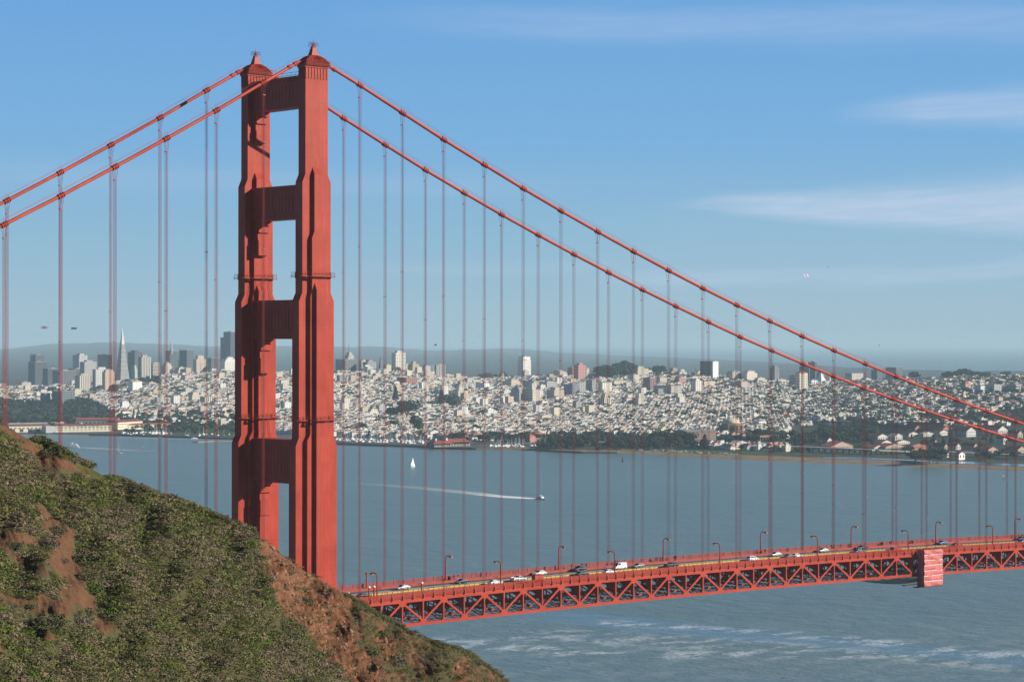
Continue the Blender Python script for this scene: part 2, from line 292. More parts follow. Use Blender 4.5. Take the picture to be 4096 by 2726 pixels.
for z0,z1,hx in ((212.0,220.6,1.9),(181.3,190.6,1.95),(148.2,159.0,2.1),(108.3,120.4,2.3)):
    s_=MB(); yi=12.1
    s_.box(TX-hx,TX+hx,-yi,yi,z0+.9,z1-.7); s_.box(TX-hx-.35,TX+hx+.35,-yi,yi,z1-.7,z1); s_.box(TX-hx-.3,TX+hx+.3,-yi,yi,z0,z0+.9)
    s_.box(TX-hx-.2,TX+hx+.2,-yi,yi,z1-1.7,z1-1.3)
    for k in range(9):
        y=-6.4+k*1.6
        for s in (-1,1): s_.box(TX+s*(hx+.05)-.05,TX+s*(hx+.05)+.05,y-.45,y+.45,z0+2.0,z1-2.3)
    if z1>200:
        for s in (-1,1):
            s_.tube([(TX+s*1.9,-12,z1+1.1),(TX+s*1.9,12,z1+1.1)],.05,4)
            for k in range(13): s_.tube([(TX+s*1.9,-12+2*k,z1),(TX+s*1.9,-12+2*k,z1+1.1)],.04,4)
    part(s_,'strut',M_OR,tower,label='ribbed portal strut between the legs')
    for s in (-1,1):                   # stepped corner brackets under the strut
        b=MB(); w=0 if z1>200 else (2.2 if z1>150 else 4.4 if z1<159.5 else 2.2)
        w={220.6:0,190.6:1.07,159.0:2.14,120.4:2.14}[z1]; y=s*(yi-w)
        for j,(d1,h0,h1) in enumerate(((2.4,0,1.2),(1.7,1.2,3.2),(1.1,3.2,5.4),(1.5,5.4,9.6) if z1<200 else (1.5,5.0,8.6))):
            ya,yb=sorted((y,y-s*d1)); b.box(TX-1.9+j*.02,TX+1.9-j*.02,ya,yb,z0-h1+.002,z0-h0-(.15 if j else 0))
            if j: b.box(TX-1.6,TX+1.6,*sorted((y,y-s*(d1-.25))),z0-h0-.15,z0-h0)
        if z1<125: b.box(TX-1.85,TX+1.85,*sorted((y,y-s*1.3)),z0-19,z0-9.8); b.box(TX-1.85,TX+1.85,*sorted((y,y-s*1.6)),z0-30,z0-19.2)
        part(b,'corner_bracket',M_OR,tower,label='stepped corner bracket beneath a strut')
for z0,z1 in ((159.2,165.4),(120.6,126)):
    lad=MB()
    for dx in (-1.0,-.5,.9,1.4): lad.tube([(TX+dx,9.6,z1),(TX+dx*1.2,8.6,z0)],.05,4)
    for k in range(8): z=z0+(z1-z0)*k/8; lad.tube([(TX-1.1,8.9,z),(TX-.5,8.9,z)],.04,4); lad.tube([(TX+.9,8.9,z),(TX+1.5,8.9,z)],.04,4)
    part(lad,'ladder',M_DK,tower,label='dark access ladders above the strut')
# cables, bands, suspenders
R_C=.47
for Y,XS,ZS,off_,lb in ((-13.716,NEAR,NZ,0,'near main cable'),(13.716,FAR,FZ,0,'far main cable')):
    xs=[-109.,-93.2,-77.2,-61.4,-45.9,-30.3,-15.1]; zs=[168.8,176.4,184.2,192.25,200.4,208.75,217.3]
    pts=[(x,Y,z) for x,z in zip(xs,zs)]+[(-3.6,Y,223.6),(TX,Y,224.7),(5.6,Y,223.9)]+[(x,Y,z) for x,z in zip(XS,ZS)]
    cb=part(MB().tube(pts,R_C,12),'main_cable',M_CAB,bridge,True,label=lb)
    hr=MB()
    for s in (-.55,.55): hr.tube([(x,y+s,z+1.35) for x,y,z in pts],.03,4)
    for x,y,z in pts[:7]+pts[10:]:
        for s in (-.55,.55): hr.tube([(x,y+s,z),(x,y+s,z+1.9)],.03,4)
    part(hr,'hand_rope',M_ROPE,cb)
    allp=list(zip(xs,zs,[.505]*7))+[(x,z,-.46) for x,z in zip(XS,ZS)]
    for x,z,_ in allp:
        sl_=.52 if x<0 else -(.447-.00065*x); dx=1/math.hypot(1,sl_)
        b=MB()
        def P(t,h=0): return (x+t*dx-h*sl_*dx,Y,z+t*sl_*dx+h*dx)
        b.tube([P(-.95),P(.95)],.60,12)
        for t in (-.8,-.2,.2,.8): b.tube([P(t-.09),P(t+.09)],.72,12)
        b.beam(P(-.9,.62),P(.9,.62),.3,.12)
        part(b,'cable_band',M_ORP,cb)
        top=z-.9; zend=zb(x)+7.9 if x>-60 else 60
        r=MB()
        for ddx in (-.26,.26):
            for ddy in (-.26,.26): r.tube([(x+ddx*2.2,Y+ddy*1.6,z-.2),(x+ddx,Y+ddy,z-3.4),(x+ddx,Y+ddy,zend)],.055,4,cap=False)
        r.box(x-.42,x+.42,Y-.4,Y+.4,z-3.5,z-3.3)
        if z-45>zend: r.box(x-.36,x+.36,Y-.36,Y+.36,z-45,z-44.85)
        part(r,'suspender',M_ROPE,bridge)
    for x,z,s in ((-4.6,223.1,.5),(-6.5,222.1,.5),(6.6,223.45,-.45),(8.6,222.6,-.45)):
        dx=1/math.hypot(1,s); part(MB().tube([(x-.5*dx,Y,z-.5*s*dx),(x+.5*dx,Y,z+.5*s*dx)],.62,10),'cable_collar',M_ORP,cb)
# deck trusses
XE=[-44.5,-29,-13.4,2.1]+NEAR
XH=[(a+b)/2 for a,b in zip(XE,XE[1:])]
def Z(x,h): return zb(x)+h
for Y,lb in ((-13.716,'near stiffening truss in full sun'),(13.716,'far stiffening truss seen through the near one')):
    ch=MB()
    for a,b in zip(XE,XE[1:]):
        ch.beam((a,Y,Z(a,7.4)),(b,Y,Z(b,7.4)),.62,1.2); ch.beam((a,Y,Z(a,.43)),(b,Y,Z(b,.43)),.62,.86)
    tr=part(ch,'stiffening_truss',M_ORP,bridge,label=lb)
    g=MB(); s=-1 if Y<0 else 1
    for x in XE: g=MB(); z=Z(x,0); g.prism([(x-1.5,Y+s*.315,z+6.81),(x+1.5,Y+s*.315,z+6.81),(x+.75,Y+s*.315,z+5.75),(x-.75,Y+s*.315,z+5.75)],(0,-s*.63,0)); g.box(x-1.5,x+1.5,Y-.325,Y+.325,z+6.81,z+7.3); part(g,'gusset_plate',M_ORP,tr)
    for x in XH: g=MB(); z=Z(x,0); g.prism([(x-1.5,Y+s*.315,z+.85),(x-.7,Y+s*.315,z+1.75),(x+.7,Y+s*.315,z+1.75),(x+1.5,Y+s*.315,z+.85)],(0,-s*.63,0)); part(g,'gusset_plate',M_ORP,tr)
    for x in XE: g=MB(); z=Z(x,0); g.prism([(x-.6,Y+s*.31,z+.85),(x-.25,Y+s*.31,z+1.7),(x+.25,Y+s*.31,z+1.7),(x+.6,Y+s*.31,z+.85)],(0,-s*.62,0)); part(g,'gusset_plate',M_ORP,tr)
    for i,x in enumerate(XE):
        part(MB().beam((x,Y,Z(x,1.2)),(x,Y,Z(x,6.2)),.5,.42),'post',M_ORP,tr)
        if i<len(XH):
            h=XH[i]; part(MB().beam((h,Y,Z(h,1.2)),(h,Y,Z(h,6.85)),.5,.42),'post',M_ORP,tr)
            for (xa,xb) in ((x,h),(XE[i+1],h)):
                q=MB(); za,zb_=Z(xa,6.5),Z(xb,1.2); q.beam((xa+(xb-xa)*.06,Y+s*.25,za),(xb,Y+s*.25,zb_),.1,.62); q.beam((xa+(xb-xa)*.06,Y-s*.25,za),(xb,Y-s*.25,zb_),.1,.62)
                for k in range(12):
                    t=k/12; t2=(k+1)/12; ya=.22 if k%2 else -.22
                    q.beam((xa+(xb-xa)*t,Y+ya,za+(zb_-za)*t+.28),(xa+(xb-xa)*t2,Y-ya,za+(zb_-za)*t2+.28),.1,.06)
                    q.beam((xa+(xb-xa)*t,Y+ya,za+(zb_-za)*t-.28),(xa+(xb-xa)*t2,Y-ya,za+(zb_-za)*t2-.28),.1,.06)
                part(q,'diagonal',M_ORP,tr)
# floor beams, stringers and bottom bracing
allx=sorted(XE+XH)
fb=MB()
for x in allx:
    z=zb(x)
    fb.box(x-.22,x+.22,-13.4,13.4,z+5.6,z+7.6)
    for s in (-1,1): fb.prism([(x-.15,s*13.4,z+5.6),(x-.15,s*9.2,z+5.6),(x-.15,s*12.3,z+4.6),(x-.15,s*12.9,z+2.6),(x-.15,s*13.4,z+2.4)],(.3,0,0))
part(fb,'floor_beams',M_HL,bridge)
st=MB()
for a,b in zip(XE,XE[1:]):
    for y in (-10,-7,-4,-1,2,5,8,10.5): st.beam((a,y,Z(a,7.3)),(b,y,Z(b,7.3)),.25,.55)
part(st,'stringers',M_HL,bridge)
lb_=MB()
for x in allx:
    z=zb(x)
    lb_.beam((x,-13.4,z+.35),(x,13.4,z+.35),.5,.12); lb_.beam((x,-13.4,z+1.3),(x,13.4,z+1.3),.4,.12)
    for k in range(16): y=-13.4+k*1.675; lb_.beam((x,y,z+.35 if k%2 else z+1.3),(x,y+1.675,z+1.3 if k%2 else z+.35),.12,.12)
    for y in (-6,-2.5,2.5,6,9.5): lb_.beam((x,y,z+1.3),(x,y,z+5.6),.28,.28)
for i in range(len(XH)):
    a,h,b=XE[i],XH[i],XE[i+1]
    for (p,q) in (((a,-13.4),(h,0)),((a,13.4),(h,0)),((h,0),(b,-13.4)),((h,0),(b,13.4))):
        for dz in (.3,1.1): lb_.beam((p[0],p[1],Z(p[0],dz)),(q[0],q[1],Z(q[0],dz)),.35,.14)
    for s in (-1,1):
        lb_.beam((a,s*6,Z(a,5.6)),(h,s*6,Z(h,1.2)),.3,.3)
    for y in (-10,-7.3,-4.5,-1.5,1.5,4.5,8): lb_.box(h-.9+y*.15,h+.9+y*.15,y-.5,y+.5,Z(h,1.3),Z(h,1.9))
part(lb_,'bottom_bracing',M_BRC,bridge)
# deck slab, kerbs
def strip(name,y0,y1,h0,h1,mat,parent,kind=None):
    mb=MB(); b=0
    for i,x in enumerate(XE):
        z=zb(x); mb.v+=[(x,y0,z+h0),(x,y1,z+h0),(x,y1,z+h1),(x,y0,z+h1)]
        if i:
            a=(i-1)*4; c=i*4
            for k in range(4): mb.f.append((a+k,a+(k+1)%4,c+(k+1)%4,c+k)); mb.m.append(0)
    n=len(XE); mb.f+=[(3,2,1,0),tuple((n-1)*4+k for k in range(4))]; mb.m+=[0,0]
    if parent: return part(mb,name,mat,parent)
    o=mb.build(name,mat); return tag(o,kind=kind)
strip('deck_slab',-13.5,13.5,7.65,7.95,M_HL,bridge)
strip('outer_fascia',-14.15,-13.75,8.02,8.5,M_ORP,bridge); strip('outer_fascia',13.75,14.1,8.02,8.4,M_ORP,bridge)
strip('road',-9.3,9.3,7.96,8.05,M_CON,None,'structure'); strip('road',5.6,9.2,8.054,8.058,M_ASP,None,'structure')
strip('pavement',-13.7,-9.5,7.96,8.33,M_WALK,None,'structure'); strip('pavement',9.5,13.7,7.96,8.33,M_WALK,None,'structure')
strip('kerb_beam',9.3,9.5,8.0,8.75,M_HL,bridge); strip('kerb_beam',-9.5,-9.3,8.0,8.75,M_HL,bridge)
bar=strip('median_barrier',-1.25,-.85,8.055,8.5,M_YEL,None); tag(bar,'yellow median barrier running along the middle of the bridge road','barrier')
def railing(Y,h0,h1,dens,lb,postw=.16,mat=M_HL,rod=.05,step=3.82):
    r=MB()
    for a,b in zip(XE,XE[1:]):
        for h in (h0+.12,h1): r.beam((a,Y,Z(a,h)),(b,Y,Z(b,h)),.12,.12)
        if dens: 
            n=int((b-a)/dens)
            for k in range(n): x=a+(b-a)*k/n; r.box(x-rod,x+rod,Y-.04,Y+.04,Z(x,h0+.1),Z(x,h1))
        n=4
        for k in range(n): x=a+(b-a)*k/n; r.box(x-postw,x+postw,Y-.14,Y+.14,Z(x,h0-.4),Z(x,h1+.12))
    return part(r,'railing',mat,bridge,label=lb)
railing(-13.95,8.5,9.62,.32,'near outer railing of close red bars',rod=.085,mat=M_ORP)
railing(13.95,8.35,9.55,.34,'far outer railing of close red bars',rod=.085)
sr=MB()
for a,b in zip(XE,XE[1:]):
    for h in (8.75,9.2,9.65): sr.tube([(a,-9.4,Z(a,h)),(b,-9.4,Z(b,h))],.025,4)
    for k in range(8): x=a+(b-a)*k/8; sr.box(x-.05,x+.05,-9.45,-9.35,Z(x,8.7),Z(x,9.75))
part(sr,'safety_rail',M_DK,bridge,label='thin cable rail between the sidewalk and the road')
bk=MB()
for a,b in zip(XE,XE[1:]):
    for k in range(4):
        x=a+(b-a)*k/4; bk.box(x-.18,x+.18,-14.5,-14.16,Z(x,7.7),Z(x,8.75))
    for h in (8.1,8.4): bk.tube([(a,-14.3,Z(a,h)),(b,-14.3,Z(b,h))],.05,4)
part(bk,'bracket',M_HL,bridge)
# ---------------------------------------------------------------- street lamps
def lamp(x,y,d,lab):
    z=Z(x,8.33); t=tag(empty('street_lamp',(x,y,z)),lab,'street lamp','curved arm street lamps on the bridge')
    p=MB(); p.lathe([(.36,0),(.36,.5),(.24,.6),(.2,3),(.17,6.4)],10)
    pts=[(0,0,6.3)]+[(0,d*(1.1-1.1*math.cos(a)),6.4+1.1*math.sin(a)) for a in np.linspace(0,1.57,7)]+[(0,d*1.8,7.45)]
    p.tube(pts,[.17]*3+[.14]*6,8); p.build('pole',M_ORP,t,smooth=False)
    h=MB(); h.hexa([(-.32,d*1.7-.0,7.3),(.32,d*1.7,7.3),(.32,d*3.0,7.12),(-.32,d*3.0,7.12),(-.25,d*1.7,7.62),(.25,d*1.7,7.62),(.25,d*2.9,7.5),(-.25,d*2.9,7.5)] if d>0 else [(-.32,d*3.0,7.12),(.32,d*3.0,7.12),(.32,d*1.7,7.3),(-.32,d*1.7,7.3),(-.25,d*2.9,7.5),(.25,d*2.9,7.5),(.25,d*1.7,7.62),(-.25,d*1.7,7.62)])
    h.build('lamp_head',M_HL,t)
    g=MB(); ya,yb=sorted((d*1.9,d*2.95)); g.frus(0,(ya+yb)/2,6.9,.2,(yb-ya)/2*.7,7.15,.28,(yb-ya)/2); g.build('diffuser',M_AMB,t); return t
M_AMB=flat('amber_glass',(.85,.42,.03),.3,.05)
ordn=['first','second','third','fourth','fifth','sixth','seventh','eighth','ninth']
for k in range(7): lamp(24.2+45.75*k+.12*k*k,-13.2,1,'near side lamp with arm over the road, %s from the tower'%ordn[k])
for k in range(1,8): lamp(24.9+45.75*k+.12*k*k,13.1,-1,'far side lamp with arm over the road, %s right of the tower'%ordn[k-1])
M_WH=flat('white_paint',(.8,.8,.78),.5,.05)
for px,py,Y,h,lb in ((1466,2352,13.0,4.3,'round topped red post on the far sidewalk'),(1476,2388,-12.8,3.9,'left of two round topped red posts by the near railing'),(1496,2386,-12.8,3.9,'right of two round topped red posts by the near railing'),(1687,2362,-12.8,3.6,'lone round topped red post on the near sidewalk'),(1381,2390,-12.4,2.4,'short dark post nearest the tower'),(1395,2390,-12.4,2.8,'short dark post with white cap near the tower')):
    x=atY(px,py,Y)[0]; t=tag(empty('traffic_post',(x,Y,Z(x,8.33))),lb,'post'); th=h>3
    MB().lathe([(.25 if th else .1,0),(.2 if th else .09,h-.4),(.32 if th else .1,h-.3)],8).build('pole',M_ORP if th else M_DK,t)
    MB().lathe([(.42 if th else .18,h-.3),(.45 if th else .2,h),(.2,h+.22)],8).build('cap',M_WH if not th or 'near' in lb else M_HL,t)
# ---------------------------------------------------------------- booth, scaffold shroud, net
x0=atY(2138,2330,-13.4)[0]; x1=atY(2171,2330,-13.4)[0]
t=tag(empty('equipment_booth',((x0+x1)/2,-12.9,Z(x0,8.33))),'red box shaped equipment booth standing at the near railing','booth')
b=MB(); hw=(x1-x0)/2; b.box(-hw,hw,-.8,.8,0,2.6); b.build('body',M_HL,t); b=MB(); b.box(-hw-.1,hw+.1,-.95,.95,2.6,2.75); b.build('roof',M_ORP,t); MB().box(-.5,.5,-.84,-.8,.2,2.1).build('door',M_ORP,t)
x0=atY(3575,2200,-13.4)[0]
t=tag(empty('equipment_booth',(x0+2,-12.9,Z(x0,8.33))),'low red container behind the railing beside the draped scaffold','booth')
b=MB(); b.box(-2.2,2.2,-.8,.8,0,1.9); b.build('body',M_HL,t); MB().box(-2.3,2.3,-.9,.9,1.9,2.0).build('roof',M_ORP,t)
M_TARP,tt_,tb=newmat('pink_tarp'); p_=pos(tt_,'World'); n_=noise(tt_,.35,5,scaled(tt_,p_,(1,1,2.2))); lk(tt_,mix(tt_,rng_(tt_,n_,.3,.7),(.50,.12,.115),(.60,.18,.165)),tb.inputs['Base Color']); tb.inputs['Roughness'].default_value=.8
bp=N(tt_,'ShaderNodeBump'); bp.inputs['Distance'].default_value=.5; bp.inputs['Strength'].default_value=.8; tt_.links.new(noise(tt_,.6,5,scaled(tt_,p_,(1.4,1,.5))),bp.inputs['Height']); tt_.links.new(bp.outputs[0],tb.inputs['Normal'])
xa=atY(3697,2250,-17.2)[0]; xb=atY(3771,2250,-17.2)[0]; zt=atY(3735,2196,-17.2)[2]; zl=atY(3735,2341,-17.2)[2]
t=tag(empty('painting_scaffold',((xa+xb)/2,-15.6,zl)),'pink tarpaulin draped scaffold hanging on the side of the truss','scaffold')
w=(xb-xa)/2; H=zt-zl
f=MB()
for x in (-w,-w/3,w/3,w):
    for y in (-1.4,1.4): f.beam((x,y,-.6),(x,y,H+.5),.12,.12)
for k in range(8):
    z=H*k/7; f.beam((-w,-1.4,z),(-w,1.4,z),.1,.1); f.beam((-w,1.4,z),(w,1.4,z),.1,.1); f.beam((w,-1.4,z),(w,1.4,z),.1,.1)
    if k<7: f.tube([(-w-1.2,-1.0,z),(-w-.1,1.2,z+1.8)],.06,4).tube([(-w-1.2,-1.0,z),(-w-1.2,-1.0,z+1.8)],.07,4)
f.box(-w-2.6,w,-1.4,1.4,-.3,-.1); f.box(-w-8,-w-.2,.2,1.6,.6,.9)
f.build('frame',M_DK,t)
# rippled tarpaulin sheet with thickness
nx,nz_=26,44; V=[];F=[]
for sgn in (0,.06):
    for j in range(nz_+1):
        for i in range(nx+1):
            u,v=i/nx,j/nz_; r_=.10*math.sin(9*u+5*math.sin(7*v))+.07*math.sin(23*v+6*u)+(.22*math.sin(math.pi*((v*7)%1)))
            V.append((-w+2*w*u,-1.5-r_+sgn,H*v))
o1=(nx+1)*(nz_+1)
for j in range(nz_):
    for i in range(nx):
        a=j*(nx+1)+i; F.append((a,a+1,a+nx+2,a+nx+1)); F.append((o1+a,o1+a+nx+1,o1+a+nx+2,o1+a+1))
mb=MB(); mb.v=V; mb.f=F; mb.m=[0]*len(F); mb.box(-w-.05,-w+.02,-1.4,1.2,0,H); mb.box(w-.02,w+.05,-1.4,1.2,0,H); mb.build('tarpaulin',M_TARP,t)
s_=MB()
for k in range(1,7): s_.beam((-w,-1.62,H*k/7),(w,-1.62,H*k/7+.1*(-1)**k),.05,.14)
s_.build('tie_strap',M_WH,t)
M_NET,tn,bn_=newmat('grey_netting'); bn_.inputs['Base Color'].default_value=(.10,.12,.13,1); bn_.inputs['Roughness'].default_value=.9; bn_.inputs['Alpha'].default_value=.75
x0=atY(3462,2320,-13)[0]; x1=atY(3768,2330,-13)[0]; V=[];F=[];nx,ny=40,10
for i in range(nx+1):
    u=i/nx; x=x0+(x1-x0)*u; sag=(3.2*math.sin(math.pi*min(1,u*1.02))**.7*(.25+.9*u)*1.25)
    for j in range(ny+1):
        v=j/ny; y=-16+22*v; V.append((x,y,Z(x,0)-.2-sag*(math.sin(math.pi*v)*.45+.55*(1-abs(2*v-1)**4))*1.0+.12*math.sin(9*u+5*v)))
for i in range(nx):
    for j in range(ny): a=i*(ny+1)+j; F.append((a,a+ny+1,a+ny+2,a+1))
mb=MB(); mb.v=V; mb.f=F; mb.m=[0]*len(F); o=mb.build('safety_net',M_NET,smooth=True); tag(o,'sagging grey debris net slung beneath the deck left of the draped scaffold','net')
# ---------------------------------------------------------------- vehicles
M_GL=flat('car_glass',(.015,.02,.025),.08,.1); M_TY=flat('tyre_rubber',(.02,.02,.02),.8); M_RIM=flat('wheel_metal',(.45,.45,.46),.3,.05,metal=.8); M_RED=flat('tail_lamp_red',(.5,.02,.02),.3); M_HEAD=flat('headlight_glass',(.8,.8,.75),.1)
_paint={}
def paint(c):
    if c not in _paint:
        m_,t,b=newmat('car_paint'); b.inputs['Base Color'].default_value=(*c,1); b.inputs['Roughness'].default_value=.28; b.inputs['Metallic'].default_value=.25 if max(c)<.7 else 0; b.inputs['Coat Weight'].default_value=.6; _paint[c]=m_
    return _paint[c]
PROF={ # (x,z) lower body / cabin side outlines, length along x, front at +x
 'sedan':([(-2.3,.35),(-2.3,.85),(-1.7,.98),(1.0,.92),(2.2,.74),(2.3,.35)],[(-1.75,.96),(-1.1,1.42),(.1,1.45),(1.1,.92)]),
 'suv':([(-2.3,.42),(-2.35,1.05),(1.1,1.05),(2.2,.92),(2.3,.42)],[(-2.25,1.04),(-2.0,1.72),(.2,1.75),(1.25,1.04)]),
 'van':([(-2.5,.4),(-2.5,1.15),(1.7,1.15),(2.4,.95),(2.5,.4)],[(-2.48,1.13),(-2.4,2.15),(1.0,2.15),(1.9,1.13)]),
 'pickup':([(-2.7,.5),(-2.7,1.1),(1.2,1.08),(2.5,1.0),(2.6,.5)],[(-.7,1.07),(-.5,1.78),(.6,1.8),(1.35,1.06)]),}
def vehicle(kind,name,x,y,d,c,lab,group='vehicles crossing the bridge',z=None,rz=None,cat=None):
    t=tag(empty(name,(x,y,Z(x,8.07) if z is None else z),rz if rz is not None else (0 if d>0 else math.pi)),lab,cat or {'suv':'car','sedan':'car'}.get(kind,kind),group)
    lo,ca=PROF[kind]; w=.92; P=paint(c)
    b=MB(); b.prism([(px,-w,pz) for px,pz in lo][::-1],(0,2*w,0))
    cw=.78; n=len(ca)
    b2=[(px,-cw if pz>1.2 else -w+.04,pz) for px,pz in ca]; b3=[(px,-yy,pz) for px,yy,pz in b2]
    k=len(b.v); b.v+=b2+b3; b.f+=[tuple(range(k+n-1,k-1,-1)),tuple(range(k+n,k+2*n))]+[(k+i,k+i+1,k+n+i+1,k+n+i) for i in range(n-1)]; b.m+=[0]*(n+1)
    if kind=='pickup':
        for s in (-1,1): b.box(-2.6,-.8,s*.85-.06,s*.85+.06,1.08,1.35)
        b.box(-2.68,-2.56,-.85,.85,1.08,1.35)
    bo=b.build('body',P,t); md=bo.modifiers.new('bev','BEVEL'); md.width=.07; md.segments=2; md.limit_method='ANGLE'
    g=MB(); (x0,z0),(x1,z1),(x2,z2),(x3,z3)=ca
    for s in (-1,1):
        q=[(x0+(x1-x0)*.35+.12,s*(w-.02),z0+(z1-z0)*.3),(x1+.12,s*(cw+.015),z1-.12),(x2-.1,s*(cw+.015),z2-.12),(x3-(x3-x2)*.3-.1,s*(w-.02),z3+(z2-z3)*.3)]
        if kind=='van': q[0]=(.2,q[0][1],q[0][2]); q[1]=(.25,q[1][1],q[1][2])
        g.prism(q,(0,-s*.02,0))
    fx=lambda a,b_,t_:a+(b_-a)*t_
    g.hexa([(fx(x3,x2,.15)+.02,-.7,fx(z3,z2,.15)),(fx(x3,x2,.15)+.05,-.7,fx(z3,z2,.15)),(fx(x3,x2,.15)+.05,.7,fx(z3,z2,.15)),(fx(x3,x2,.15)+.02,.7,fx(z3,z2,.15)),(fx(x3,x2,.85)+.02,-.65,fx(z3,z2,.85)),(fx(x3,x2,.85)+.06,-.65,fx(z3,z2,.85)),(fx(x3,x2,.85)+.06,.65,fx(z3,z2,.85)),(fx(x3,x2,.85)+.02,.65,fx(z3,z2,.85))])
    g.hexa([(fx(x0,x1,.3)-.05,-.65,fx(z0,z1,.3)),(fx(x0,x1,.3),-.65,fx(z0,z1,.3)),(fx(x0,x1,.3),.65,fx(z0,z1,.3)),(fx(x0,x1,.3)-.05,.65,fx(z0,z1,.3)),(fx(x0,x1,.85)-.05,-.6,fx(z0,z1,.85)),(fx(x0,x1,.85),-.6,fx(z0,z1,.85)),(fx(x0,x1,.85),.6,fx(z0,z1,.85)),(fx(x0,x1,.85)-.05,.6,fx(z0,z1,.85))])
    g.build('window',M_GL,t)
    L=lo[-1][0]
    for wx in (-L*.62,L*.62):
        for s in (-1,1):
            wv=MB().tube([(wx,s*.72,.34),(wx,s*.95,.34)],.34,14).build('wheel',M_TY,t); MB().tube([(wx,s*.951,.34),(wx,s*.965,.34)],.2,12).build('rim',M_RIM,wv)
    for s in (-1,1):
        MB().box(L-.12,L+.02,s*.62-.18,s*.62+.18,.6,.76).build('headlight',M_HEAD,t); MB().box(-L-.02,-L+.1,s*.68-.14,s*.68+.14,.68,.86).build('tail_light',M_RED,t)
    return t
SIL=(.50,.51,.52);DRK=(.02,.022,.03);WHT=(.78,.78,.76);GRY=(.16,.17,.18);BLU=(.06,.16,.33);RD=(.42,.04,.03)
cars=[('sedan','parked',1456,2385,1,DRK,'small dark sedan with a bright rear beside the posts near the tower'),('sedan','',1610,2352,-1,SIL,'silver sedan in the far lane just right of the tower'),
('sedan','',1847,2328,-1,DRK,'dark sedan with shining windows below two walkers'),('sedan','',1980,2331,1,WHT,'white sedan behind the second near lamp'),('pickup','',2075,2316,1,SIL,'silver pickup truck left of the red booth'),
('sedan','',2158,2294,-1,WHT,'white coupe in the far lane above the red booth'),('suv','',2318,2279,-1,DRK,'dark suv with a white roof in the far lane'),('sedan','',2329,2297,1,(.03,.05,.05),'dark green sedan half hidden by the railing below the suv'),
('sedan','',2437,2289,1,WHT,'white sedan roof showing left of the third near lamp'),('van','',2478,2271,-1,WHT,'white panel van with a roof rack'),('sedan','',2553,2265,-1,GRY,'grey blue sedan right of the white van'),
('pickup','',2686,2264,1,DRK,'black pickup truck below the fourth far lamp'),('suv','',3011,2238,1,WHT,'white minivan half hidden by the railing'),('sedan','',3102,2219,-1,SIL,'silver sedan left of the fifth far lamp'),
('sedan','',3161,2226,1,GRY,'grey sedan tailing the white one in the near lane'),('sedan','',3186,2224,1,WHT,'white sedan near the middle right of the deck'),('sedan','',3291,2203,-1,SIL,'small silver hatchback right of the near lamp'),
('sedan','',3447,2191,-1,DRK,'dark sedan passing beside the far suspenders'),('sedan','',3436,2206,1,GRY,'dark grey car roof just above the near railing'),('sedan','',3581,2197,1,WHT,'white sedan left of the draped scaffold'),
('sedan','',3769,2170,-1,BLU,'light blue sedan above the draped scaffold'),('sedan','',3829,2180,1,RD,'red car right of the draped scaffold'),('sedan','',4085,2151,-1,DRK,'dark sedan at the right end of the far lane'),('sedan','',4095,2162,1,GRY,'dark car at the right edge in the near lane')]
for kind,nm,px,py,d,c,lab in cars:
    x,y=0,0
    zr=75.; 
    for _ in range(4): q=atZ(px,py,zr); zr=Z(q[0],8.4)
    x,y=q[0],q[1]; y=max(-7.6,min(7.4,y))
    if d>0: y=min(y,-3.0)
    else: y=max(y,1.6)
    x=atY(px,py,y)[0]
    vehicle(kind,{'pickup':'pickup_truck','van':'panel_van'}.get(kind,'car'),x,y,d,c,lab)
# ---------------------------------------------------------------- people
def person_mesh(pose):
    # joints: index -> (x,y,z,r); walking along +x
    st={'stand':0.06,'walk':.30,'stride':.42}[pose]; a=.12 if pose=='stand' else .25
    J=[(0,0,.95,.13),(0,0,1.15,.125),(0,0,1.38,.14),(0,0,1.5,.055),(0.02,0,1.62,.10),(.02,0,1.70,.09),
       (0,.1,.9,.09),(st*.5,.11,.5,.065),(st,.11,.06,.05),(st+.14,.11,.04,.035),(0,-.1,.9,.09),(-st*.3,-.11,.5,.065),(-st,-.11,.08,.05),(-st+.13,-.11,.04,.035),
       (0,.2,1.4,.06),(-a*.5,.25,1.12,.045),(a*.2,.25,.88,.035),(a*.3+.03,.25,.80,.03),(0,-.2,1.4,.06),(a*.6,-.25,1.13,.045),(a*1.4,-.24,.92,.035),(a*1.6,-.24,.85,.03)]
    E=[(0,1),(1,2),(2,3),(3,4),(4,5),(0,6),(6,7),(7,8),(8,9),(0,10),(10,11),(11,12),(12,13),(2,14),(14,15),(15,16),(16,17),(2,18),(18,19),(19,20),(20,21)]
    me=bpy.data.meshes.new('person'); me.from_pydata([j[:3] for j in J],E,[]); me.update()
    o=bpy.data.objects.new('tmp',me); COL.objects.link(o); sk=o.modifiers.new('s','SKIN')
    for v,j in zip(me.skin_vertices[0].data,J): v.radius=(j[3],j[3]*(1.15 if j[2]>1.1 and j[2]<1.45 and abs(j[1])<.01 else 1))
    me.skin_vertices[0].data[0].use_root=True
    sb=o.modifiers.new('d','SUBSURF'); sb.levels=1; sb.render_levels=1
    dg=bpy.context.evaluated_depsgraph_get(); ev=o.evaluated_get(dg); m2=bpy.data.meshes.new_from_object(ev); bpy.data.objects.remove(o); return m2
skin=flat('skin',(.42,.24,.17),.5,.05); 
CL=[flat('cloth',c,.85,.1) for c in ((.02,.02,.03),(.05,.06,.12),(.35,.06,.05),(.55,.55,.52),(.10,.10,.11),(.09,.13,.2),(.2,.18,.14))]
base={p:person_mesh(p) for p in ('stand','walk','stride')}
CN=['black','navy','red','white','dark grey','blue','tan']
